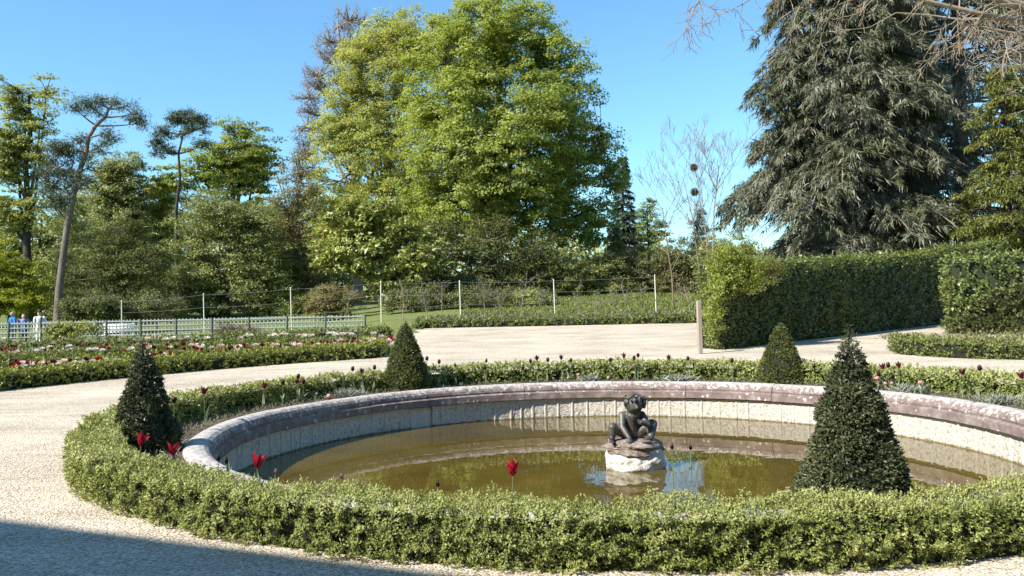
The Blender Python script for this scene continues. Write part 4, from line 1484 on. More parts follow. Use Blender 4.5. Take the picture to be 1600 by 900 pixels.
conifer('weeping_conifer', 'pale grey green weeping conifer at the foot of the spruce', bpt(962, Y), at(962, 345, Y)[2] - bpt(962, Y)[2],
        lambda t: 1.7 * (1 - t) ** 0.7 + 0.1, M['greygreen'], M['bark'], 22, 7, 0.3, nl=10, trunk_r=0.15, droop=0.6, rise=0.1, seed=85, sub=6)


# bare trees ------------------------------------------------------------
def bare_tree(name, label, base, stems, bark, r0, kids=(4, 5, 5), lev=3, group=GT, spread=0.75, upb=0.45, rmin=0.012, wob=0.08, shrink=0.5):
    base = np.asarray(base, float)
    root = empty(name, base, label, 'tree', group)
    g = Geo()
    tips = []
    for (e, rr) in stems:
        d = np.asarray(e, float) - base
        grow(g, base - [0, 0, .1], d, np.linalg.norm(d), r0 * rr, lev, tips, kids, spread=spread, upb=upb, shrink=shrink, wob=wob, rmin=rmin)
    g.build('trunk', bark, root, sm=True, loc=base, rnd=False)
    return root


Y = 52
b1 = bpt(1104, Y)
bt = bare_tree('bare_tree', 'leafless pale tree with two nests between the maple and the cedar', b1,
               [(at(1100, 255, Y), 1.0), (at(1072, 270, Y), 0.75), (at(1138, 270, Y), 0.7)], M['twig_grey'], 0.08, kids=(4, 5, 8), lev=3, spread=0.7, upb=0.45, rmin=0.010, shrink=0.42)
for px, py, r in ((1085, 300, 0.19), (1084, 262, 0.16)):
    g = Geo()
    n = 500
    d_ = rand_dirs(n)
    g.small(at(px, py, Y) - b1 + d_ * r * rng.random((n, 1)) ** 0.5, unit(np.cross(d_, rand_dirs(n)) + d_ * 0.5), d_, 0.2, 0.035)
    g.build('nest', M['nest'], bt, rnd=False)
Y = 50
bare_tree('bare_sapling', 'thin leafless young tree left of the tree with nests', bpt(1052, Y), [(at(1047, 320, Y), 1.0)], M['twig_brown'], 0.07, kids=(3, 4, 9), lev=3, spread=0.8, upb=0.35, rmin=0.010, shrink=0.40)

# overhanging plane branches, top right: the trunk stands right of the picture
Y = 24
b2 = np.array([19.5, 24.5, G(19.5, 24.5)])
ov = empty('plane_tree', b2, 'bare pale plane tree branches hanging into the top right corner', 'tree', GT)
g = Geo()
tips = []
g.tube([b2 - [0, 0, .2], b2 + [0, 0.1, 4], b2 + [-0.3, 0, 8.5], b2 + [-0.4, 0, 12]], [0.42, 0.36, 0.28, 0.12], 10)
for (s, e, r) in [((b2 + [-0.2, 0, 7.5]), at(1560, 8, 23), 0.13), ((b2 + [-0.3, 0, 8.5]), at(1390, -12, 22.5), 0.12), ((b2 + [-0.2, 0, 8.0]), at(1260, -14, 24), 0.11),
                  ((b2 + [-0.3, 0, 9.0]), at(1110, -22, 23), 0.11), ((b2 + [-0.1, 0, 7.0]), at(1500, 40, 24), 0.08), ((b2 + [-0.3, 0, 7.8]), at(1400, 20, 25), 0.07),
                  ((b2 + [-0.1, -0.2, 7.6]), at(1580, 60, 22), 0.09)]:
    s = np.asarray(s, float)
    mid = (s + e) / 2 + np.array([0, 0, 1.0])
    pts = bez(s, mid, e, 9)
    pts[1:-1] += rng.normal(size=(7, 3)) * 0.09
    g.tube(pts, np.linspace(r, r * 0.3, 9), 7)
    for q in range(9):
        i = rng.integers(2, 9)
        dd = unit(np.array([-1.0, rng.normal(0, 0.5), rng.normal(-0.15, 0.5)]))
        grow(g, pts[i], dd, rng.uniform(0.9, 2.0), r * 0.2, 2, tips, kids=(4, 4), spread=0.7, upb=-0.10, shrink=0.5, wob=0.22, sides=4, rmin=0.008, curve=-0.05)
g.build('trunk', M['bark_pale'], ov, sm=True, loc=b2, rnd=False)

# light green shrub growing out at the near end of the tall hedge
Y = 25.7
tree('hornbeam_shrub', 'loose light green hornbeam growth merged into the near end of the tall hedge', bpt(1150, Y),
     [L_(1150, 415, 48, 22, Y - 0.3, 0.6), L_(1120, 440, 12, 45, Y - 0.6, 0.5), L_(1195, 418, 30, 12, Y, 0.4), L_(1114, 495, 6, 45, Y - 0.8, 0.5), L_(1160, 436, 46, 18, Y - 0.55, 0.3), L_(1135, 398, 26, 12, Y - 0.3, 0.4)],
     M['hornbeam_new'], M['twig_brown'], clumps=1200, clump_r=0.17, per=18, leaf=0.07, aspect=0.55, trunk_r=0.03, flat=1.3, twig_n=30, extra_twigs=300, hole=-0.45, seed=90, cat='bush', twig_r=0.010,
     group='shrubs at the back of the garden', shell=0.7, jit=0.12)

# distant wood closing the gaps
g = Geo()
n = 48000
px = rng.uniform(-180, 1760, n)
dY = rng.uniform(100, 118, n)
topy = np.interp(px, [-200, 60, 110, 240, 430, 520, 640, 830, 900, 960, 1040, 1120, 1800], [350, 345, 315, 322, 310, 330, 345, 352, 372, 384, 392, 390, 385]) + 9 * np.sin(px * 0.09) + 5 * np.sin(px * 0.23)
py = topy + (500 - topy) * rng.random(n) ** 0.8
P = np.array([at(a_, b_, c_) for a_, b_, c_ in zip(px, py, dY)])
g.small(P, rand_dirs(n), unit(np.array([-0.3, -0.6, 0.6]) + rand_dirs(n) * 0.6), 0.9 * rng.uniform(0.6, 1.3, n), 0.6 * rng.uniform(0.6, 1.3, n))
o = g.build('distant_wood', M['olive'])
setp(o, 'dark distant woodland behind the garden trees', None, None, 'stuff')


# ------------------------------------------------------------------ the house behind the viewer (its roof shades the near gravel)
M['plaster'] = rough_mat('plaster', (0.42, 0.38, 0.30), (0.52, 0.47, 0.38), 1.5, bump=0.2)
M['slate'] = rough_mat('slate', (0.05, 0.055, 0.06), (0.10, 0.105, 0.115), 4, bump=0.4)
M['glass_dark'] = rough_mat('glass_dark', (0.02, 0.022, 0.025), (0.03, 0.033, 0.036), 2, rough=0.08, bump=0)
ed = unit(np.array([0.924, -0.40]))
EAVE = 9.5
q0 = np.array([-3.9, 6.45]) - (-SXY) * EAVE / math.tan(SUN_EL) * 1.0
hb = q0 + ed * 8
house = empty('manor_house', (hb[0], hb[1], 0), 'pale plastered manor house behind the viewer whose roof shades the near gravel', 'house', rz=math.atan2(ed[1], ed[0]))
g = Geo()
g.box((-26, -11.4, 0), (26, -0.45, EAVE - 0.15))
g.build('wall', M['plaster'], house, rnd=False)
g = Geo()
V = np.array([(-26.4, -11.8, EAVE - 0.15), (26.4, -11.8, EAVE - 0.15), (26.4, 0, EAVE - 0.15), (-26.4, 0, EAVE - 0.15),
              (-26.4, -11.8, EAVE), (26.4, -11.8, EAVE), (26.4, 0, EAVE), (-26.4, 0, EAVE), (-21, -6, EAVE + 2.6), (21, -6, EAVE + 2.6)])
g.add(V, np.array([(0, 3, 2, 1), (0, 1, 5, 4), (1, 2, 6, 5), (2, 3, 7, 6), (3, 0, 4, 7), (4, 5, 9, 8), (6, 7, 8, 9), (5, 6, 9, 9), (7, 4, 8, 8)]))
roof = g.build('roof', M['slate'], house, rnd=False)
for k in range(12):
    for z in (0.9, 5.2):
        x = -23 + k * 4.18
        g = Geo()
        g.box((x - 0.65, -0.47, z), (x + 0.65, -0.40, z + 2.6))
        w = g.build('window', M['white_paint'], house, rnd=False)
        for sx in (-1, 1):
            g = Geo()
            g.box((x + sx * 0.31 - 0.27, -0.42, z + 0.1), (x + sx * 0.31 + 0.27, -0.392, z + 2.5))
            g.build('pane', M['glass_dark'], w, rnd=False)


# ------------------------------------------------------------------ trellis fence
YT = 36.0
post_px = [-42, 13, 64, 114, 166, 220, 275, 331, 389, 448, 508, 570]
top_at = lambda p: at(p, 504.5 - (p / 570.0) * 12.0, YT)
tb = np.array([top_at(275)[0], YT, 0])
fence = empty('trellis_fence', tuple(tb), 'weathered grey green trellis fence behind the parterre flowers', 'fence')
unit_slat = Geo()
unit_slat.box((-0.5, -0.5, -0.5), (0.5, 0.5, 0.5))
me_slat = mesh_np('slat', np.concatenate(unit_slat.V), np.concatenate(unit_slat.Q))
me_slat.materials.append(M['trellis'])
me_post = me_slat.copy()
me_post.materials.clear()
me_post.materials.append(M['trellis_post'])


def bar(name, me, c, size, ry=0.0, parent=fence, o0=tb):
    o = bpy.data.objects.new(name, me)
    COL.objects.link(o)
    o.location = tuple(np.asarray(c) - o0)
    o.scale = size
    o.rotation_euler = (rng.normal(0, 0.01), ry + rng.normal(0, 0.006 if size[0] > 0.5 else 0.02), 0)
    o.parent = parent
    return o


for p in post_px:
    t = top_at(p)
    z0 = G(t[0], YT) - 0.05
    bar('post', me_post, (t[0], YT, (t[2] + 0.03 + z0) / 2), (0.085, 0.085, t[2] + 0.03 - z0))
for a_, b_ in zip(post_px[:-1], post_px[1:]):
    ta, tb_ = top_at(a_), top_at(b_)
    w = tb_[0] - ta[0] - 0.10
    cx_ = (ta[0] + tb_[0]) / 2
    cz = (ta[2] + tb_[2]) / 2
    ry = -math.atan2(tb_[2] - ta[2], tb_[0] - ta[0])
    for k in range(5):
        bar('rail', me_slat, (cx_, YT - 0.022, cz - 0.05 - 0.20 * k), (w, 0.02, 0.06 if k in (0, 2) else 0.045), ry)
    nv_ = 9
    for k in range(nv_):
        x = cx_ - w / 2 + w * (k + 0.5) / nv_
        bar('upright', me_slat, (x, YT + 0.002, cz - 0.45 + (x - cx_) * math.tan(-ry)), (0.045, 0.02, 0.96))

# ------------------------------------------------------------------ stakes, wires, post
YS = 46.0
stakes = [(190, 470, 0), (318, 459, 2), (454, 450, 3), (595, 440, 0), (718, 439, 3), (865, 437, 3), (1023, 430, 3)]
words = ['leftmost', 'second', 'third', 'fourth', 'fifth', 'sixth', 'rightmost']
tops = []
for (px, py, lean), wd in zip(stakes, words):
    t = at(px, py, YS)
    x = t[0]
    z0 = G(x, YS)
    root = empty('white_stake', (x, YS, z0), '%s of the seven white stakes along the wire fence' % wd if wd in ('leftmost', 'rightmost') else '%s white stake from the left along the wire fence' % wd,
                 'stake', 'white stakes along the wire fence')
    g = Geo()
    g.tube([(x + lean * 0.012, YS, z0 - 0.1), (x + lean * 0.006, YS, (z0 + t[2]) / 2), (x, YS, t[2])], [0.036, 0.034, 0.031], 8)
    g.build('pole', M['white_post'], root, sm=True, loc=(x, YS, z0), rnd=False)
    g = Geo()
    g.tube([(x, YS, t[2] + 0.001), (x, YS, t[2] + 0.02), (x, YS, t[2] + 0.03)], [0.034, 0.032, 0.005], 8)
    g.build('cap', M['white_paint'], root, loc=(x, YS, z0), rnd=False)
    tops.append((x, z0, t[2]))
for k, (fr, wd) in enumerate([(0.97, 'top'), (0.66, 'upper middle'), (0.36, 'lower middle'), (0.08, 'bottom')]):
    g = Geo()
    pts = [(x, YS - 0.055, z0 + (zt - z0) * fr) for x, z0, zt in tops]
    fine = []
    for p, q in zip(pts[:-1], pts[1:]):
        for t_ in np.linspace(0, 1, 6, endpoint=False):
            fine.append((p[0] + (q[0] - p[0]) * t_, YS - 0.055, p[2] + (q[2] - p[2]) * t_ - 0.05 * 4 * t_ * (1 - t_)))
    fine.append(pts[-1])
    g.tube(fine, 0.004, 4)
    o = g.build('fence_wire', M['wire'], loc=pts[0], rnd=False)
    setp(o, '%s wire strung between the white stakes' % wd, 'wire', 'wires between the white stakes')

p = at(1094, 537, 23.6)
zt = at(1093, 470, 23.6)[2]
z0 = G(p[0], 23.6)
post = empty('wooden_post', (p[0], 23.6, z0), 'square brown wooden post standing on the gravel by the hedge end', 'post')
bm = bmesh.new()
bmesh.ops.create_cube(bm, size=1)
for v in bm.verts:
    v.co = Vector((v.co.x * 0.115, v.co.y * 0.115, (v.co.z + 0.5) * (zt - z0 - 0.02)))
bmesh.ops.bevel(bm, geom=list(bm.edges), offset=0.008, segments=1, affect='EDGES')
bm_obj('shaft', bm, M['wood_post'], post)
bm = bmesh.new()
bmesh.ops.create_cone(bm, cap_ends=True, segments=4, radius1=0.083, radius2=0.045, depth=0.025, matrix=Matrix.Translation((0, 0, zt - z0 - 0.006)) @ Matrix.Rotation(math.pi / 4, 4, 'Z'))
bm_obj('chamfered_top', bm, M['wood_post'], post)
post.rotation_euler = (0, -0.008, 0.2)

# young trees tied along the wires
sap = [(540, 455), (630, 448), (668, 452), (690, 440), (757, 440), (783, 446), (812, 430), (840, 450), (905, 448), (930, 452), (958, 448), (985, 440), (1003, 448), (1060, 444), (1078, 438)]
ordw = ['leftmost', 'second', 'third', 'fourth', 'fifth', 'sixth', 'seventh', 'eighth', 'ninth', 'tenth', 'eleventh', 'twelfth', 'thirteenth', 'fourteenth', 'rightmost']
for (px, py), wd in zip(sap, ordw):
    yy = 45.2 + rng.uniform(-0.2, 1.6)
    b_ = bpt(px, yy)
    root = bare_tree('young_sapling', ('%s of the young thin saplings along the wire fence' % wd) if wd in ('leftmost', 'rightmost') else '%s thin young sapling from the left along the wire fence' % wd,
                     b_, [(at(px + rng.uniform(-3, 3), py, yy), 1.0)], M['twig_grey'], 0.030, kids=(4, 11), lev=2, group='saplings along the wire fence', spread=1.0, upb=0.25, rmin=0.006, shrink=0.32)
    g = Geo()
    n = 150
    h_ = at(px, py, yy)[2] - b_[2]
    C = b_ + np.stack([rng.normal(0, 0.16, n), rng.normal(0, 0.16, n), h_ * rng.uniform(0.25, 1.0, n)], 1)
    g.leaves(C, rand_dirs(n), rand_dirs(n) + [0, 0, 0.7], 0.075, 0.05)
    g.build('crown', M['brownbud'] if px < 830 else M['midgreen'], root, loc=b_)

# ------------------------------------------------------------------ bank behind the far hedge: pale ground cover
n = 16000
gx = rng.uniform(-5.2, 12.5, n)
gy = rng.uniform(42.8, 46.6, n)
P = np.stack([gx, gy, gz(gx, gy) + rng.uniform(0, 0.10, n)], 1)
g = Geo()
g.small(P, unit(rand_dirs(n) + [0, 0, 0.5]), unit(rand_dirs(n) * 0.7 + [0, -0.3, 1]), 0.13 * rng.uniform(0.6, 1.3, n), 0.07)
o = g.build('ground_cover', leaf_mat('ground_cover_leaf', [(0.07, 0.075, 0.04), (0.14, 0.15, 0.09), (0.30, 0.28, 0.20)], 0.2, patch=(0.10, 0.13, 0.04), patch_scale=0.4))
setp(o, 'greyish ground cover on the bank behind the far low hedge', None, None, 'stuff')
n = 9000
gx = rng.uniform(11.5, 24, n)
gy = rng.uniform(19.5, 28, n)
ok = (gx * 0.35 + gy > 25.0) & (gy < 28.3 - 0.28 * (gx - 14)) & (gx > 12.2)
gx, gy = gx[ok], gy[ok]
n = len(gx)
P = np.stack([gx, gy, gz(gx, gy) + rng.uniform(0, 0.16, n)], 1)
g = Geo()
g.small(P, unit(rand_dirs(n) + [0, 0, 0.8]), unit(rand_dirs(n) * 0.7 + [0, -0.3, 1]), 0.15 * rng.uniform(0.6, 1.3, n), 0.06)
o = g.build('ground_cover', leaf_mat('weed_leaf', [(0.08, 0.09, 0.03), (0.15, 0.15, 0.06), (0.26, 0.23, 0.13)], 0.2))
setp(o, 'dry olive weeds between the low hedge and the ragged tall hedge', None, None, 'stuff')

# grass blades of the lawn
n = 32000
gx = rng.uniform(-3, 24, n)
gy = 46.5 + 22 * rng.random(n) ** 1.3
P = np.stack([gx, gy, gz(gx, gy) - 0.02], 1)
g = Geo()
g.small(P, unit(rand_dirs(n) * 0.5 + [0, 0, 1]), unit(rand_dirs(n) + [0, -0.6, 0.4]), 0.16 * rng.uniform(0.6, 1.4, n), 0.10)
o = g.build('lawn_grass', leaf_mat('grass_blade', [(0.08, 0.105, 0.022), (0.155, 0.18, 0.045), (0.23, 0.24, 0.085)], 0.3))
setp(o, 'short green lawn grass rising behind the white stakes', None, None, 'stuff')

# shrubs in front of the trellis
Y = 35.0
tree('laurel_shrub', 'glossy laurel shrub growing through the trellis near the strollers', bpt(115, Y),
     [L_(95, 514, 28, 12, Y, 0.35), L_(130, 512, 28, 12, Y, 0.35), L_(110, 524, 45, 12, Y, 0.35), L_(150, 518, 14, 10, Y, 0.3)],
     M['laurel'], M['twig_brown'], clumps=170, clump_r=0.20, per=22, leaf=0.13, aspect=0.42, trunk_r=0.03, flat=0.9, twig_n=60, hole=-0.9, seed=91, cat='bush', twig_r=0.012, group='shrubs on the trellis')
tree('twiggy_shrub', 'reddish brown twiggy shrub against the middle of the trellis', bpt(362, Y),
     [L_(350, 514, 24, 12, Y, 0.35), L_(385, 516, 22, 10, Y, 0.3), L_(362, 522, 34, 10, Y, 0.35)],
     leaf_mat('red_twig_leaf', [(0.06, 0.03, 0.02), (0.13, 0.08, 0.05), (0.18, 0.13, 0.08)], 0.2), rough_mat('red_twig', (0.09, 0.05, 0.04), (0.17, 0.11, 0.085), 4, bump=0), clumps=130, clump_r=0.20, per=10, leaf=0.07, aspect=0.5,
     trunk_r=0.02, flat=0.9, twig_n=100, extra_twigs=500, hole=-0.9, seed=92, cat='bush', twig_r=0.010, group='shrubs on the trellis')

# white bench behind the trellis
p = at(181, 512, 40)
bz = G(p[0], 40)
bench = empty('garden_bench', (p[0], 40, bz), 'white garden bench seen through the trellis', 'bench')
for k in range(3):
    g = Geo()
    g.box((-0.75, -0.25 + 0.16 * k, 0.42), (0.75, -0.12 + 0.16 * k, 0.455))
    g.build('seat_slat', M['white_paint'], bench, rnd=False)
    g = Geo()
    g.box((-0.75, 0.26, 0.55 + 0.15 * k), (0.75, 0.29, 0.67 + 0.15 * k))
    g.build('back_slat', M['white_paint'], bench, rnd=False)
for sx in (-0.68, 0.68):
    for sy, h_ in ((-0.22, 0.42), (0.31, 1.0)):
        g = Geo()
        g.box((sx - 0.03, sy - 0.018, -0.02), (sx + 0.03, sy + 0.018, h_))
        g.build('leg', M['white_paint'], bench, rnd=False)


# ------------------------------------------------------------------ people
def flatmat(name, c, rough=0.8):
    return rough_mat(name, tuple(x * 0.85 for x in c), c, 12, rough=rough, bump=0.1)


M['skin'] = flatmat('skin', (0.50, 0.32, 0.24), 0.55)


def person(px, py_top, Y, h, label, shirt, trousers, hair, extra=None, rz=0.0, hair_long=False):
    x = at(px, py_top, Y)[0]
    z0 = at(px, py_top, Y)[2] - h
    root = empty('person', (x, Y, z0), label, 'person', 'strollers behind the trellis', rz)
    s = h / 1.75

    def sc(L):
        return [(tuple(np.array(a) * s), r * s, tuple(np.array(b) * s), r2 * s) for a, r, b, r2 in L]
    arms = []
    fing = []
    for q in (-1, 1):
        arms += [((q * 0.19, 0, 1.42), 0.055, (q * 0.25, 0.03, 1.14), 0.042), ((q * 0.25, 0.03, 1.14), 0.042, (q * 0.22, -0.08, 0.90), 0.030)]
        hx = q * 0.215
        fing += [((hx, -0.09, 0.88), 0.032, (hx, -0.11, 0.83), 0.030)]
        for k in range(4):
            fing.append(((hx + q * 0.004, -0.125 + 0.018 * k, 0.83), 0.010, (hx - q * 0.012, -0.135 + 0.018 * k, 0.755 + 0.008 * abs(k - 1.5)), 0.008))
        fing.append(((hx - q * 0.015, -0.125, 0.87), 0.012, (hx - q * 0.03, -0.155, 0.82), 0.009))
    legs = []
    for q, st in ((-1, 0.10), (1, -0.10)):
        legs += [((q * 0.09, 0, 0.92), 0.095, (q * 0.10, st * 0.6 - 0.03, 0.50), 0.062), ((q * 0.10, st * 0.6 - 0.03, 0.50), 0.06, (q * 0.10, st * 1.2, 0.09), 0.042),
                 ((q * 0.10, st * 1.2, 0.05), 0.042, (q * 0.11, st * 1.2 - 0.17, 0.03), 0.034)]
    torso = [((0, 0, 0.98), 0.135, (0, 0, 1.18), 0.125), ((0, 0, 1.18), 0.125, (0, 0, 1.38), 0.135), ((-0.14, 0, 1.41), 0.06, (0.14, 0, 1.41), 0.06)]
    head = [((0, 0, 1.44), 0.055, (0, -0.01, 1.55), 0.052), ((0, -0.005, 1.62), 0.088, (0, -0.012, 1.665), 0.085), ((0, -0.05, 1.575), 0.045, (0, -0.03, 1.60), 0.06),
            ((0, -0.095, 1.63), 0.012, (0, -0.108, 1.61), 0.016), ((-0.088, 0, 1.63), 0.018, (-0.092, 0, 1.61), 0.014), ((0.088, 0, 1.63), 0.018, (0.092, 0, 1.61), 0.014)]
    remeshed('body', sc(torso + arms + fing + legs + head), M['skin'], root, 0.014 * s, 3)
    grown = lambda L, d: [(a, r + d, b, r2 + d) for a, r, b, r2 in L]
    sleeves = [(a, r, tuple(np.array(a) * 0.45 + np.array(b) * 0.55), r * 0.5 + r2 * 0.5) for a, r, b, r2 in arms[0::2]]
    remeshed('shirt', sc(grown(torso + sleeves, 0.022)), shirt, root, 0.016 * s, 3)
    remeshed('trousers', sc(grown([l for i, l in enumerate(legs) if i % 3 != 2] + [((-0.06, 0, 0.94), 0.11, (0.06, 0, 0.94), 0.11)], 0.022)), trousers, root, 0.018 * s, 3)
    remeshed('shoes', sc(grown([l for i, l in enumerate(legs) if i % 3 == 2], 0.014)), M['yew_core'], root, 0.014 * s, 3)
    hr = [((0, 0.02, 1.685), 0.088, (0, 0.035, 1.63), 0.085), ((-0.06, 0.02, 1.66), 0.045, (0.06, 0.02, 1.66), 0.045)]
    if hair_long:
        hr += [((-0.07, 0.035, 1.62), 0.05, (-0.075, 0.05, 1.47), 0.035), ((0.07, 0.035, 1.62), 0.05, (0.075, 0.05, 1.47), 0.035), ((0, 0.07, 1.6), 0.06, (0, 0.08, 1.46), 0.05)]
    remeshed('hair', sc(hr), hair, root, 0.014 * s, 2)
    if extra:
        for nm, segs, mt in extra:
            remeshed(nm, sc(segs), mt, root, 0.014 * s, 1)
    return root


M['blue_cloth'] = flatmat('blue_cloth', (0.02, 0.16, 0.50))
M['lilac_cloth'] = flatmat('lilac_cloth', (0.20, 0.24, 0.45))
M['white_cloth'] = flatmat('white_cloth', (0.72, 0.72, 0.70))
M['dark_cloth'] = flatmat('dark_cloth', (0.02, 0.022, 0.03))
M['grey_hair'] = flatmat('grey_hair', (0.30, 0.28, 0.26))
M['dark_hair'] = flatmat('dark_hair', (0.025, 0.018, 0.014))
person(20, 487.5, 38.5, 1.70, 'grey haired stroller in bright blue shirt behind the trellis', M['blue_cloth'], M['dark_cloth'], M['grey_hair'], rz=2.6)
person(37, 490.5, 38.6, 1.62, 'dark haired stroller in lilac blue top between the two others', M['lilac_cloth'], M['dark_cloth'], M['dark_hair'], rz=0.5, hair_long=True)
person(62, 485.5, 38.2, 1.78, 'stroller in white shirt with black cap and backpack straps beside the pine trunk', M['white_cloth'], M['white_cloth'], M['dark_hair'], rz=0.1,
       extra=[('cap', [((0, 0.0, 1.70), 0.095, (0, 0.01, 1.72), 0.085), ((-0.04, -0.11, 1.69), 0.018, (0.04, -0.11, 1.69), 0.018)], M['dark_cloth']),
              ('backpack', [((0, 0.19, 1.10), 0.12, (0, 0.19, 1.35), 0.11), ((-0.12, -0.145, 1.2), 0.022, (-0.12, -0.10, 1.46), 0.024), ((0.12, -0.145, 1.2), 0.022, (0.12, -0.10, 1.46), 0.024),
                             ((-0.12, -0.10, 1.46), 0.024, (-0.12, 0.14, 1.42), 0.024), ((0.12, -0.10, 1.46), 0.024, (0.12, 0.14, 1.42), 0.024)], M['dark_cloth'])])


# ------------------------------------------------------------------ tulips
def petal_mat(name, c, c2, rough=0.4):
    mt = rough_mat(name, c, c2, 25, rough=rough, bump=0, spec=0.35)
    n, l = mt.node_tree.nodes, mt.node_tree.links
    t = n.new('ShaderNodeBsdfTranslucent')
    t.inputs['Color'].default_value = (*c2, 1)
    ms = n.new('ShaderNodeMixShader')
    ms.inputs[0].default_value = 0.3
    l.new(n['Principled BSDF'].outputs[0], ms.inputs[1])
    l.new(t.outputs[0], ms.inputs[2])
    l.new(ms.outputs[0], n['Material Output'].inputs['Surface'])
    return mt


M['t_red'] = petal_mat('tulip_red', (0.16, 0.004, 0.012), (0.42, 0.012, 0.03))
M['t_wine'] = petal_mat('tulip_wine', (0.045, 0.004, 0.010), (0.14, 0.008, 0.025))
M['t_dark'] = petal_mat('tulip_dark', (0.012, 0.005, 0.010), (0.04, 0.012, 0.022))
M['t_pink'] = petal_mat('tulip_pink', (0.50, 0.16, 0.20), (0.72, 0.42, 0.42))
M['t_mauve'] = petal_mat('tulip_mauve', (0.13, 0.05, 0.075), (0.32, 0.18, 0.20))
M['t_white'] = petal_mat('tulip_white', (0.62, 0.55, 0.42), (0.80, 0.76, 0.66))
M['t_blush'] = petal_mat('tulip_blush', (0.70, 0.42, 0.36), (0.82, 0.66, 0.58))
M['stem'] = rough_mat('tulip_stem', (0.09, 0.13, 0.055), (0.15, 0.20, 0.09), 10, bump=0)
M['tleaf'] = rough_mat('tulip_leaf', (0.12, 0.155, 0.085), (0.20, 0.24, 0.15), 10, bump=0, rough=0.5)


def petal_mesh(name, Lp, wp, bow, flare, point):
    nu, nv_ = 5, 6
    V, Q = [], []
    for j in range(nv_):
        v = j / (nv_ - 1)
        wd_ = wp * (math.sin(math.pi * min(1, v ** 0.75 * 0.93 + 0.05)) ** (0.8 if not point else 1.1)) * 0.5
        for i in range(nu):
            u = i / (nu - 1) * 2 - 1
            r = bow * math.sin(math.pi * v * 0.85) + flare * v ** 3
            V.append((u * wd_, r - abs(u) ** 2 * wd_ * 0.55, v * Lp))
    for j in range(nv_ - 1):
        for i in range(nu - 1):
            a_ = j * nu + i
            Q.append((a_, a_ + 1, a_ + nu + 1, a_ + nu))
    return mesh_np(name, np.array(V), np.array(Q), smooth_sh=True)


PET = {}
for mk in ('t_red', 't_wine', 't_dark', 't_pink', 't_mauve'):
    for shp, args in (('bud', (0.062, 0.034, 0.014, -0.012, True)), ('cup', (0.064, 0.044, 0.022, 0.0, False)), ('lily', (0.075, 0.040, 0.020, 0.030, True)), ('double', (0.055, 0.045, 0.03, 0.006, False))):
        me = petal_mesh('petal', *args)
        me.materials.append(M[mk])
        PET[mk, shp] = me


def leaf_blade(Lb, wb, curl):
    n_ = 7
    V, Q = [], []
    for j in range(n_):
        v = j / (n_ - 1)
        w_ = wb * math.sin(math.pi * min(1, 0.12 + 0.88 * v)) * 0.5
        y_ = curl * v ** 2 * Lb
        z_ = Lb * (v - 0.35 * curl * v ** 3)
        V += [(-w_, y_ - w_ * 0.4, z_), (0, y_, z_), (w_, y_ - w_ * 0.4, z_)]
    for j in range(n_ - 1):
        for i in range(2):
            a_ = j * 3 + i
            Q.append((a_, a_ + 1, a_ + 4, a_ + 3))
    me = mesh_np('leaf', np.array(V), np.array(Q), smooth_sh=True)
    me.materials.append(M['tleaf'])
    return me


BLADES = [leaf_blade(0.24, 0.04, 0.3), leaf_blade(0.20, 0.035, 0.6), leaf_blade(0.28, 0.03, 0.15)]


def tulip(head, kind, mk, label, group, lean=0.0, nleaf=3, scale=1.0):
    x, y, zh = head
    zb = G(x, y) + 0.004
    bx_ = x - lean
    root = empty('tulip', (bx_, y, zb), label, 'tulip', group)
    g = Geo()
    pts = bez((0, 0, -0.02), (lean * 0.3, 0, (zh - zb) * 0.55), (lean, 0, zh - zb - 0.03 * scale), 6)
    g.tube(pts, [0.0045, 0.0042, 0.004, 0.0038, 0.0035, 0.0035], 6)
    g.build('stem', M['stem'], root, sm=True, rnd=False)
    ph0 = rng.random() * 6.28
    n_ = 14 if kind == 'double' else 6
    tilt = {'bud': 0.02, 'cup': 0.16, 'lily': 0.5, 'double': 0.5}[kind]
    for k in range(n_):
        o = bpy.data.objects.new('petal', PET[mk, kind])
        COL.objects.link(o)
        inner = k % 2
        sc = scale * (1 - 0.10 * inner) * (1 if kind != 'double' else rng.uniform(0.75, 1.1))
        o.scale = (sc, sc, sc)
        o.rotation_mode = 'ZXY'
        o.rotation_euler = (-(tilt * (0.55 if inner else 1.0) * rng.uniform(0.6, 1.35)) if kind != 'double' else -rng.uniform(0.05, 0.95), 0, ph0 + k * 6.2832 / n_ + rng.normal(0, 0.08))
        o.location = (pts[-1][0], pts[-1][1], pts[-1][2] - 0.002)
        o.parent = root
    for k in range(nleaf):
        o = bpy.data.objects.new('leaf', BLADES[rng.integers(3)])
        COL.objects.link(o)
        s_ = rng.uniform(0.75, 1.2)
        o.scale = (s_, s_, s_)
        o.rotation_mode = 'ZXY'
        o.rotation_euler = (-rng.uniform(0.1, 0.5), 0, rng.random() * 6.28)
        o.location = (0, 0, rng.uniform(0, 0.03))
        o.parent = root
    return root


def ringpt(px, py, r, far):
    best = None
    prev = None
    for Y_ in np.arange(4.0, 19.0, 0.01):
        p_ = at(px, py, Y_)
        d_ = math.hypot(p_[0] - CX, p_[1] - CY) - r
        if prev is not None and prev * d_ <= 0:
            best = p_
            if not far:
                return best
        prev = d_
    if best is None:
        best = min((at(px, py, Y_) for Y_ in np.arange(4.0, 19.0, 0.02)), key=lambda p_: abs(math.hypot(p_[0] - CX, p_[1] - CY) - r))
    return best


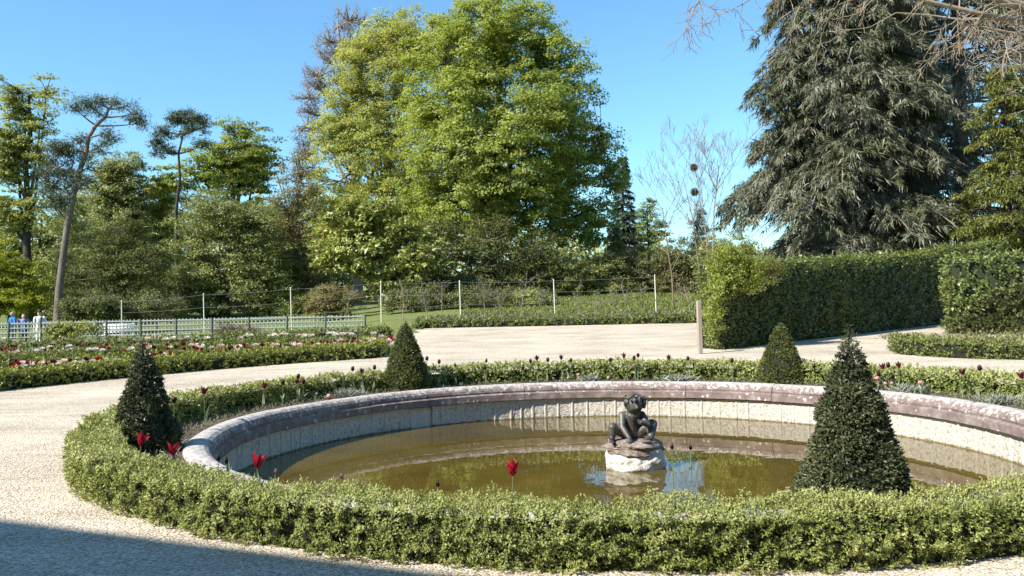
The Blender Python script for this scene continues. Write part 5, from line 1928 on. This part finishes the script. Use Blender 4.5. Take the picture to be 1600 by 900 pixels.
near_list = [   # px, py, kind, material, radius, label, lean, scale
    (801, 733, 'lily', 't_red', 5.93, 'large open red tulip above the front hedge before the water', 0.01, 1.55),
    (402, 722, 'lily', 't_red', 5.88, 'open red tulip in front of the left basin rim', 0.0, 1.7),
    (220, 688, 'lily', 't_red', 6.08, 'open red tulip in front of the very dark left yew', 0.0, 1.8),
    (269, 703, 'lily', 't_red', 5.80, 'open red tulip between the dark left yew and the rim', 0.0, 1.75),
    (507, 768, 'cup', 't_red', 5.98, 'low red tulip barely showing over the front hedge', 0.0, 0.85),
    (341, 715, 'bud', 't_dark', 5.82, 'dark mauve tulip bud left of its twin before the left rim', 0.0, 1.05),
    (354, 719, 'bud', 't_dark', 5.84, 'blackish tulip bud right of its twin before the left rim', 0.0, 1.05),
    (431, 736, 'bud', 't_mauve', 5.90, 'slender mauve tulip bud right of the red tulip at the left rim', 0.05, 0.85),
    (534, 743, 'bud', 't_mauve', 5.95, 'leaning mauve tulip bud over the front rim on its thin stem', 0.08, 0.85),
    (570, 755, 'bud', 't_mauve', 5.95, 'upright mauve tulip bud peeping over the front hedge', -0.02, 0.9),
    (684, 755, 'bud', 't_dark', 5.95, 'dark tulip bud over the front hedge left of the large red tulip', 0.0, 0.85)]
for px, py, kind, mk, r, lab, lean, sc in near_list:
    tulip(ringpt(px, py, r, False), kind, mk, lab, 'tulips in front of the basin', lean, 3, sc)
tulip(ringpt(1050, 697, 5.75, False) if False else at(1050, 697, 5.75), 'bud', 't_dark', 'tall blackish tulip bud seen against the water right of the statue', 'tulips in front of the basin', 0.0, 2, 0.75)
tulip(at(1079, 698, 5.75), 'bud', 't_dark', 'second blackish tulip bud seen against the water further right of the statue', 'tulips in front of the basin', 0.0, 2, 0.75)

far_list = [(272, 625, 'cup', 't_dark'), (318, 611, 'lily', 't_wine'), (413, 603, 'lily', 't_wine'), (442, 597, 'cup', 't_dark'), (464, 595, 'cup', 't_wine'), (474, 596, 'cup', 't_wine'), (466, 588, 'cup', 't_dark'),
            (551, 576, 'cup', 't_dark'), (565, 580, 'lily', 't_wine'), (585, 574, 'cup', 't_dark'), (667, 560, 'cup', 't_dark'), (686, 565, 'cup', 't_wine'), (711, 570, 'bud', 't_dark'), (757, 574, 'cup', 't_wine'),
            (760, 563, 'bud', 't_dark'), (817, 574, 'cup', 't_wine'), (829, 564, 'cup', 't_dark'), (839, 560, 'lily', 't_dark'), (856, 562, 'cup', 't_dark'), (877, 559, 'lily', 't_dark'), (892, 563, 'cup', 't_dark'),
            (954, 562, 'cup', 't_dark'), (975, 556, 'lily', 't_wine'), (991, 559, 'cup', 't_dark'), (997, 555, 'cup', 't_wine'), (1045, 559, 'lily', 't_wine'), (1075, 560, 'cup', 't_dark'), (1144, 563, 'cup', 't_dark'),
            (1272, 572, 'cup', 't_dark'), (1380, 573, 'lily', 't_wine'), (1388, 570, 'cup', 't_dark'), (1373, 584, 'cup', 't_dark'), (1405, 571, 'lily', 't_wine'), (1505, 581, 'lily', 't_wine'), (1531, 575, 'cup', 't_dark'), (1597, 587, 'lily', 't_wine')]
ORD = ['first', 'second', 'third', 'fourth', 'fifth', 'sixth', 'seventh', 'eighth', 'ninth', 'tenth', 'eleventh', 'twelfth', 'thirteenth', 'fourteenth', 'fifteenth', 'sixteenth', 'seventeenth', 'eighteenth', 'nineteenth', 'twentieth']
far_list.sort()
spans = [(0, 600, 'between the left yew and the green cone'), (600, 905, 'behind the basin right of the green cone'),
         (905, 1225, 'behind the basin between statue and olive cone'), (1225, 1700, 'behind the basin right of the olive cone')]
cnt = {}
for px, py, kind, mk in far_list:
    sp = next(t for t in spans if t[0] <= px < t[1])
    col = 'blackish' if mk == 't_dark' else 'wine red'
    k = cnt.get((sp[2], col), 0)
    cnt[sp[2], col] = k + 1
    tulip(ringpt(px, py, 5.84 + rng.uniform(-0.10, 0.10), True), kind, mk, '%s %s tulip from the left %s' % (ORD[k], col, sp[2]), 'dark tulips in the bed behind the basin', rng.uniform(-0.03, 0.03), int(rng.integers(2, 4)), 1.5)
pinks = [(514, 619, 'double pink tulip cluster left of the green cone above the rim', 1.9), (493, 616, 'small pink tulip left of the double pink cluster', 0.9), (888, 590, 'left pink tulip above the rim behind the statue', 1.1),
         (904, 585, 'taller pink tulip above the rim left of the statue', 1.25), (951, 590, 'pink tulip directly above the rim beside the statue head', 1.1), (1371, 591, 'pale pink tulip half behind the tip of the front right yew', 1.3),
         (1384, 599, 'low pink tulip right of the front right yew', 1.1), (1394, 598, 'small pale pink tulip next to the low pink one', 0.9), (1439, 597, 'pink tulip standing alone between two wine red tulips on the right', 1.15)]
for px, py, lab, sc in pinks:
    tulip(ringpt(px, py, 5.72, True), 'double', 't_pink', lab, 'pink tulips in the bed behind the basin', 0.0, 2, sc)

# bed undergrowth: old leaves, grey tufts
g = Geo()
n = 9000
a_ = rng.random(n) * 6.2832
r_ = rng.uniform(5.60, 6.1, n)
P = np.stack([CX + r_ * np.cos(a_), CY + r_ * np.sin(a_), rng.uniform(0, 0.05, n)], 1)
g.leaves(P, unit(rand_dirs(n) + [0, 0, 0.9]), rand_dirs(n), 0.06 * rng.uniform(0.5, 1.6, n), 0.012)
o = g.build('bed_weeds', leaf_mat('bed_weed_leaf', [(0.07, 0.08, 0.035), (0.14, 0.15, 0.08), (0.25, 0.22, 0.15)], 0.2))
setp(o, 'sparse weeds and dry leaves on the soil around the basin', None, None, 'stuff')
M['silver'] = leaf_mat('silver_leaf', [(0.16, 0.18, 0.13), (0.26, 0.28, 0.22), (0.36, 0.37, 0.31)], 0.15)
for px, py, w_, lab in [(545, 612, 0.20, 'silvery tufted plant beside the double pink tulips'), (920, 590, 0.16, 'silvery tufted plant behind the rim left of the statue'), (1060, 588, 0.30, 'wide silvery tufted plant behind the rim right of the statue'),
                        (1420, 605, 0.22, 'silvery tufted plant behind the right rim'), (1560, 612, 0.32, 'dry tufted plant at the right end of the bed')]:
    c = ringpt(px, py, 5.74, True)
    c[2] = 0.0
    tt = empty('tufted_plant', tuple(c), lab, 'plant', 'silvery tufts in the bed')
    g = Geo()
    n = 420
    d_ = unit(rand_dirs(n) * [1, 0.6, 0.3] + [0, 0, 0.55])
    P = np.stack([rng.normal(0, w_ * 0.5, n), rng.normal(0, 0.06, n), rng.uniform(0, 0.08, n)], 1)
    g.leaves(P, d_, rand_dirs(n), 0.13 * rng.uniform(0.6, 1.4, n), 0.018)
    g.build('foliage', M['silver'], tt)
    g = Geo()
    for k in range(7):
        q_ = np.array([rng.normal(0, w_ * 0.5), rng.normal(0, 0.05), 0])
        g.tube([q_, q_ + [rng.normal(0, 0.02), 0, 0.10], q_ + [rng.normal(0, 0.05), 0, 0.19]], [0.004, 0.003, 0.002], 4)
    g.build('stalks', M['stem'], tt, rnd=False)['kind'] = 'stuff'


# ------------------------------------------------------------------ parterre flowers
def small_flower(name, pm, double):
    bm_V, Q, mi = [], [], []
    g_ = Geo()
    g_.tube([(0, 0, 0), (0.01, 0, 0.2), (0, 0, 0.42)], [0.008, 0.007, 0.006], 4)
    ns = len(np.concatenate(g_.Q))
    for k in range(3):
        a_ = k * 2.1
        g_.leaves(np.array([[0, 0, 0.02]]), np.array([[math.cos(a_) * 0.4, math.sin(a_) * 0.4, 1]]), np.array([[math.cos(a_), math.sin(a_), 0.3]]), 0.26, 0.05, fold=0.1)
    ns2 = len(np.concatenate(g_.Q))
    n_ = 16 if double else 7
    for k in range(n_):
        a_ = k * 2.4
        t_ = (k / n_) ** 0.6 * (1.25 if double else 0.45)
        d_ = np.array([[math.cos(a_) * math.sin(t_), math.sin(a_) * math.sin(t_), math.cos(t_)]])
        c_ = np.array([[math.cos(a_) * 0.012, math.sin(a_) * 0.012, 0.415]])
        g_.leaves(c_, d_, np.array([[math.cos(a_ + 3.14), math.sin(a_ + 3.14), 0.4]]), 0.10 if double else 0.11, 0.085 if double else 0.065, fold=-0.25)
    V_ = np.concatenate(g_.V)
    Q_ = np.concatenate(g_.Q)
    me_ = mesh_np(name, V_, Q_)
    me_.materials.append(M['stem'])
    me_.materials.append(pm)
    ids = np.zeros(len(Q_), np.int32)
    ids[ns2:] = 1
    me_.polygons.foreach_set('material_index', ids)
    return me_


FL = {'red': small_flower('red_tulip', M['t_red'], False), 'wine': small_flower('wine_tulip', M['t_wine'], False), 'dark': small_flower('dark_tulip', M['t_dark'], False),
      'white': small_flower('white_tulip', M['t_white'], True), 'blush': small_flower('blush_tulip', M['t_blush'], True)}


def flower_at(px, py, kind, label, group):
    lo, hi = 15.0, 35.2
    hh = rng.uniform(0.42, 0.52)

    def f_(Y_):
        p_ = at(px, py, Y_)
        return p_[2] - G(p_[0], Y_) - hh
    # height over the ground falls with distance along the ray
    if f_(hi) > 0:
        Y_ = hi - rng.uniform(0, 1.0)
    else:
        for _ in range(40):
            mid_ = (lo + hi) / 2
            if f_(mid_) > 0:
                lo = mid_
            else:
                hi = mid_
        Y_ = (lo + hi) / 2
    while Y_ < 35 and math.hypot(at(px, py, Y_)[0] - CX, Y_ - CY) < 14.85:
        Y_ += 0.1
    p_ = at(px, py, Y_)
    zb = G(p_[0], Y_)
    h_ = min(max(p_[2] - zb, 0.30), 0.75)
    o_ = bpy.data.objects.new('parterre_tulip', FL[kind])
    COL.objects.link(o_)
    o_.location = (p_[0], Y_, zb)
    s_ = h_ / 0.46
    w_ = (1.2 if kind in ('white', 'blush') else 1.05) * rng.uniform(0.85, 1.2)
    o_.scale = (w_, w_, s_)
    o_.rotation_euler = (rng.normal(0, 0.07), rng.normal(0, 0.07), rng.random() * 6.28)
    setp(o_, label, 'tulip', group)


bands = [  # x0, x1, y at x0, y at x1, spread y, counts (red, wine, dark, white, blush), where
    (5, 160, 531, 530, 3, (0, 0, 0, 11, 3), 'left of the trellis row'),
    (190, 400, 529, 524, 3, (0, 0, 0, 14, 5), 'middle of the trellis row'),
    (400, 585, 524, 519, 3, (0, 0, 0, 16, 6), 'right of the trellis row'),
    (0, 140, 548, 543, 5, (5, 7, 5, 6, 2), 'left part of the mixed middle row'),
    (140, 330, 543, 542, 6, (12, 10, 6, 9, 3), 'middle part of the mixed middle row'),
    (300, 470, 546, 540, 6, (12, 10, 5, 8, 4), 'middle row right of the yew tip'),
    (440, 560, 538, 536, 5, (8, 7, 3, 8, 4), 'right part of the mixed middle row'),
    (555, 614, 534, 533, 5, (7, 5, 2, 8, 3), 'right end of the parterre'),
    (15, 60, 569, 567, 3, (7, 6, 1, 3, 0), 'dense cluster at the front left'),
    (25, 115, 575, 565, 3, (0, 0, 0, 11, 1), 'white clump at the front left'),
    (60, 195, 568, 560, 3, (5, 5, 3, 8, 2), 'front row left of the left yew tip'),
    (225, 280, 556, 556, 3, (3, 2, 0, 5, 1), 'small clump right of the left yew tip')]
nm = {'red': 'red', 'wine': 'wine red', 'dark': 'blackish', 'white': 'creamy white double', 'blush': 'blush pink double'}
for x0, x1, y0, y1, sp_, counts, where in bands:
    for kd, c_ in zip(('red', 'wine', 'dark', 'white', 'blush'), counts):
        for k, u in enumerate(sorted(rng.random(c_))):
            flower_at(x0 + (x1 - x0) * u, y0 + (y1 - y0) * u + rng.normal(0, sp_ * 0.6), kd, '%s %s tulip from the left, %s' % (ORD[k], nm[kd], where), '%s tulips of the parterre' % nm[kd])
# parterre bed soil and low green filling between the hedges
polar('parterre_soil', np.arange(14.3, 25, 0.5), 300, lambda x, y: (x < -3.9 - 0.09 * (y - 25)) & (y > 14) & (y < 34) & (x > -32), 0.006, M['soil'])
n = 26000
gx = rng.uniform(-24, -4.4, n)
gy = rng.uniform(15, 33.4, n)
rr_ = np.hypot(gx - CX, gy - CY)
ok = (rr_ > 14.6) & (gx < -4.3 - 0.09 * (gy - 25))
gx, gy = gx[ok], gy[ok]
n = len(gx)
P = np.stack([gx, gy, gz(gx, gy) + rng.uniform(0, 0.20, n)], 1)
g = Geo()
g.small(P, unit(rand_dirs(n) * 0.6 + [0, 0, 1]), unit(rand_dirs(n) + [0, -0.5, 0.3]), 0.19 * rng.uniform(0.6, 1.3, n), 0.05)
o = g.build('bed_foliage', leaf_mat('bed_foliage_leaf', [(0.07, 0.095, 0.03), (0.13, 0.16, 0.05), (0.19, 0.21, 0.09)], 0.25))
setp(o, 'mixed green leaves filling the parterre beds', None, None, 'stuff')

# loose pebbles on the near gravel
n = 15000
yy = 4.2 + 6.5 * rng.random(n) ** 1.6
xx = rng.uniform(-0.72, 0.72, n) * yy
ok = np.hypot(xx - CX, yy - CY) > 6.68
xx, yy = xx[ok], yy[ok]
n = len(xx)
sz = rng.uniform(0.004, 0.010, n) * (0.8 + 0.05 * yy)
dirs = np.array([(1, 0, 0), (0, 1, 0), (-1, 0, 0), (0, -1, 0), (0, 0, 0.65), (0, 0, -0.4)], float)
rot = rng.random(n) * 6.28
c_, s_ = np.cos(rot), np.sin(rot)
V = dirs[None] * sz[:, None, None] * rng.uniform(0.7, 1.4, (n, 6, 1))
V = np.stack([V[..., 0] * c_[:, None] - V[..., 1] * s_[:, None], V[..., 0] * s_[:, None] + V[..., 1] * c_[:, None], V[..., 2]], -1)
V += np.stack([xx, yy, sz * 0.25 + 0.001], 1)[:, None]
tri = np.array([(0, 1, 4), (1, 2, 4), (2, 3, 4), (3, 0, 4)])
T = (np.arange(n)[:, None, None] * 6 + tri[None]).reshape(-1, 3)
o = link('loose_pebbles', mesh_np('loose_pebbles', V.reshape(-1, 3), None, T), M['pebble'])
setp(o, 'loose pale pebbles scattered over the near gravel', None, None, 'stuff')
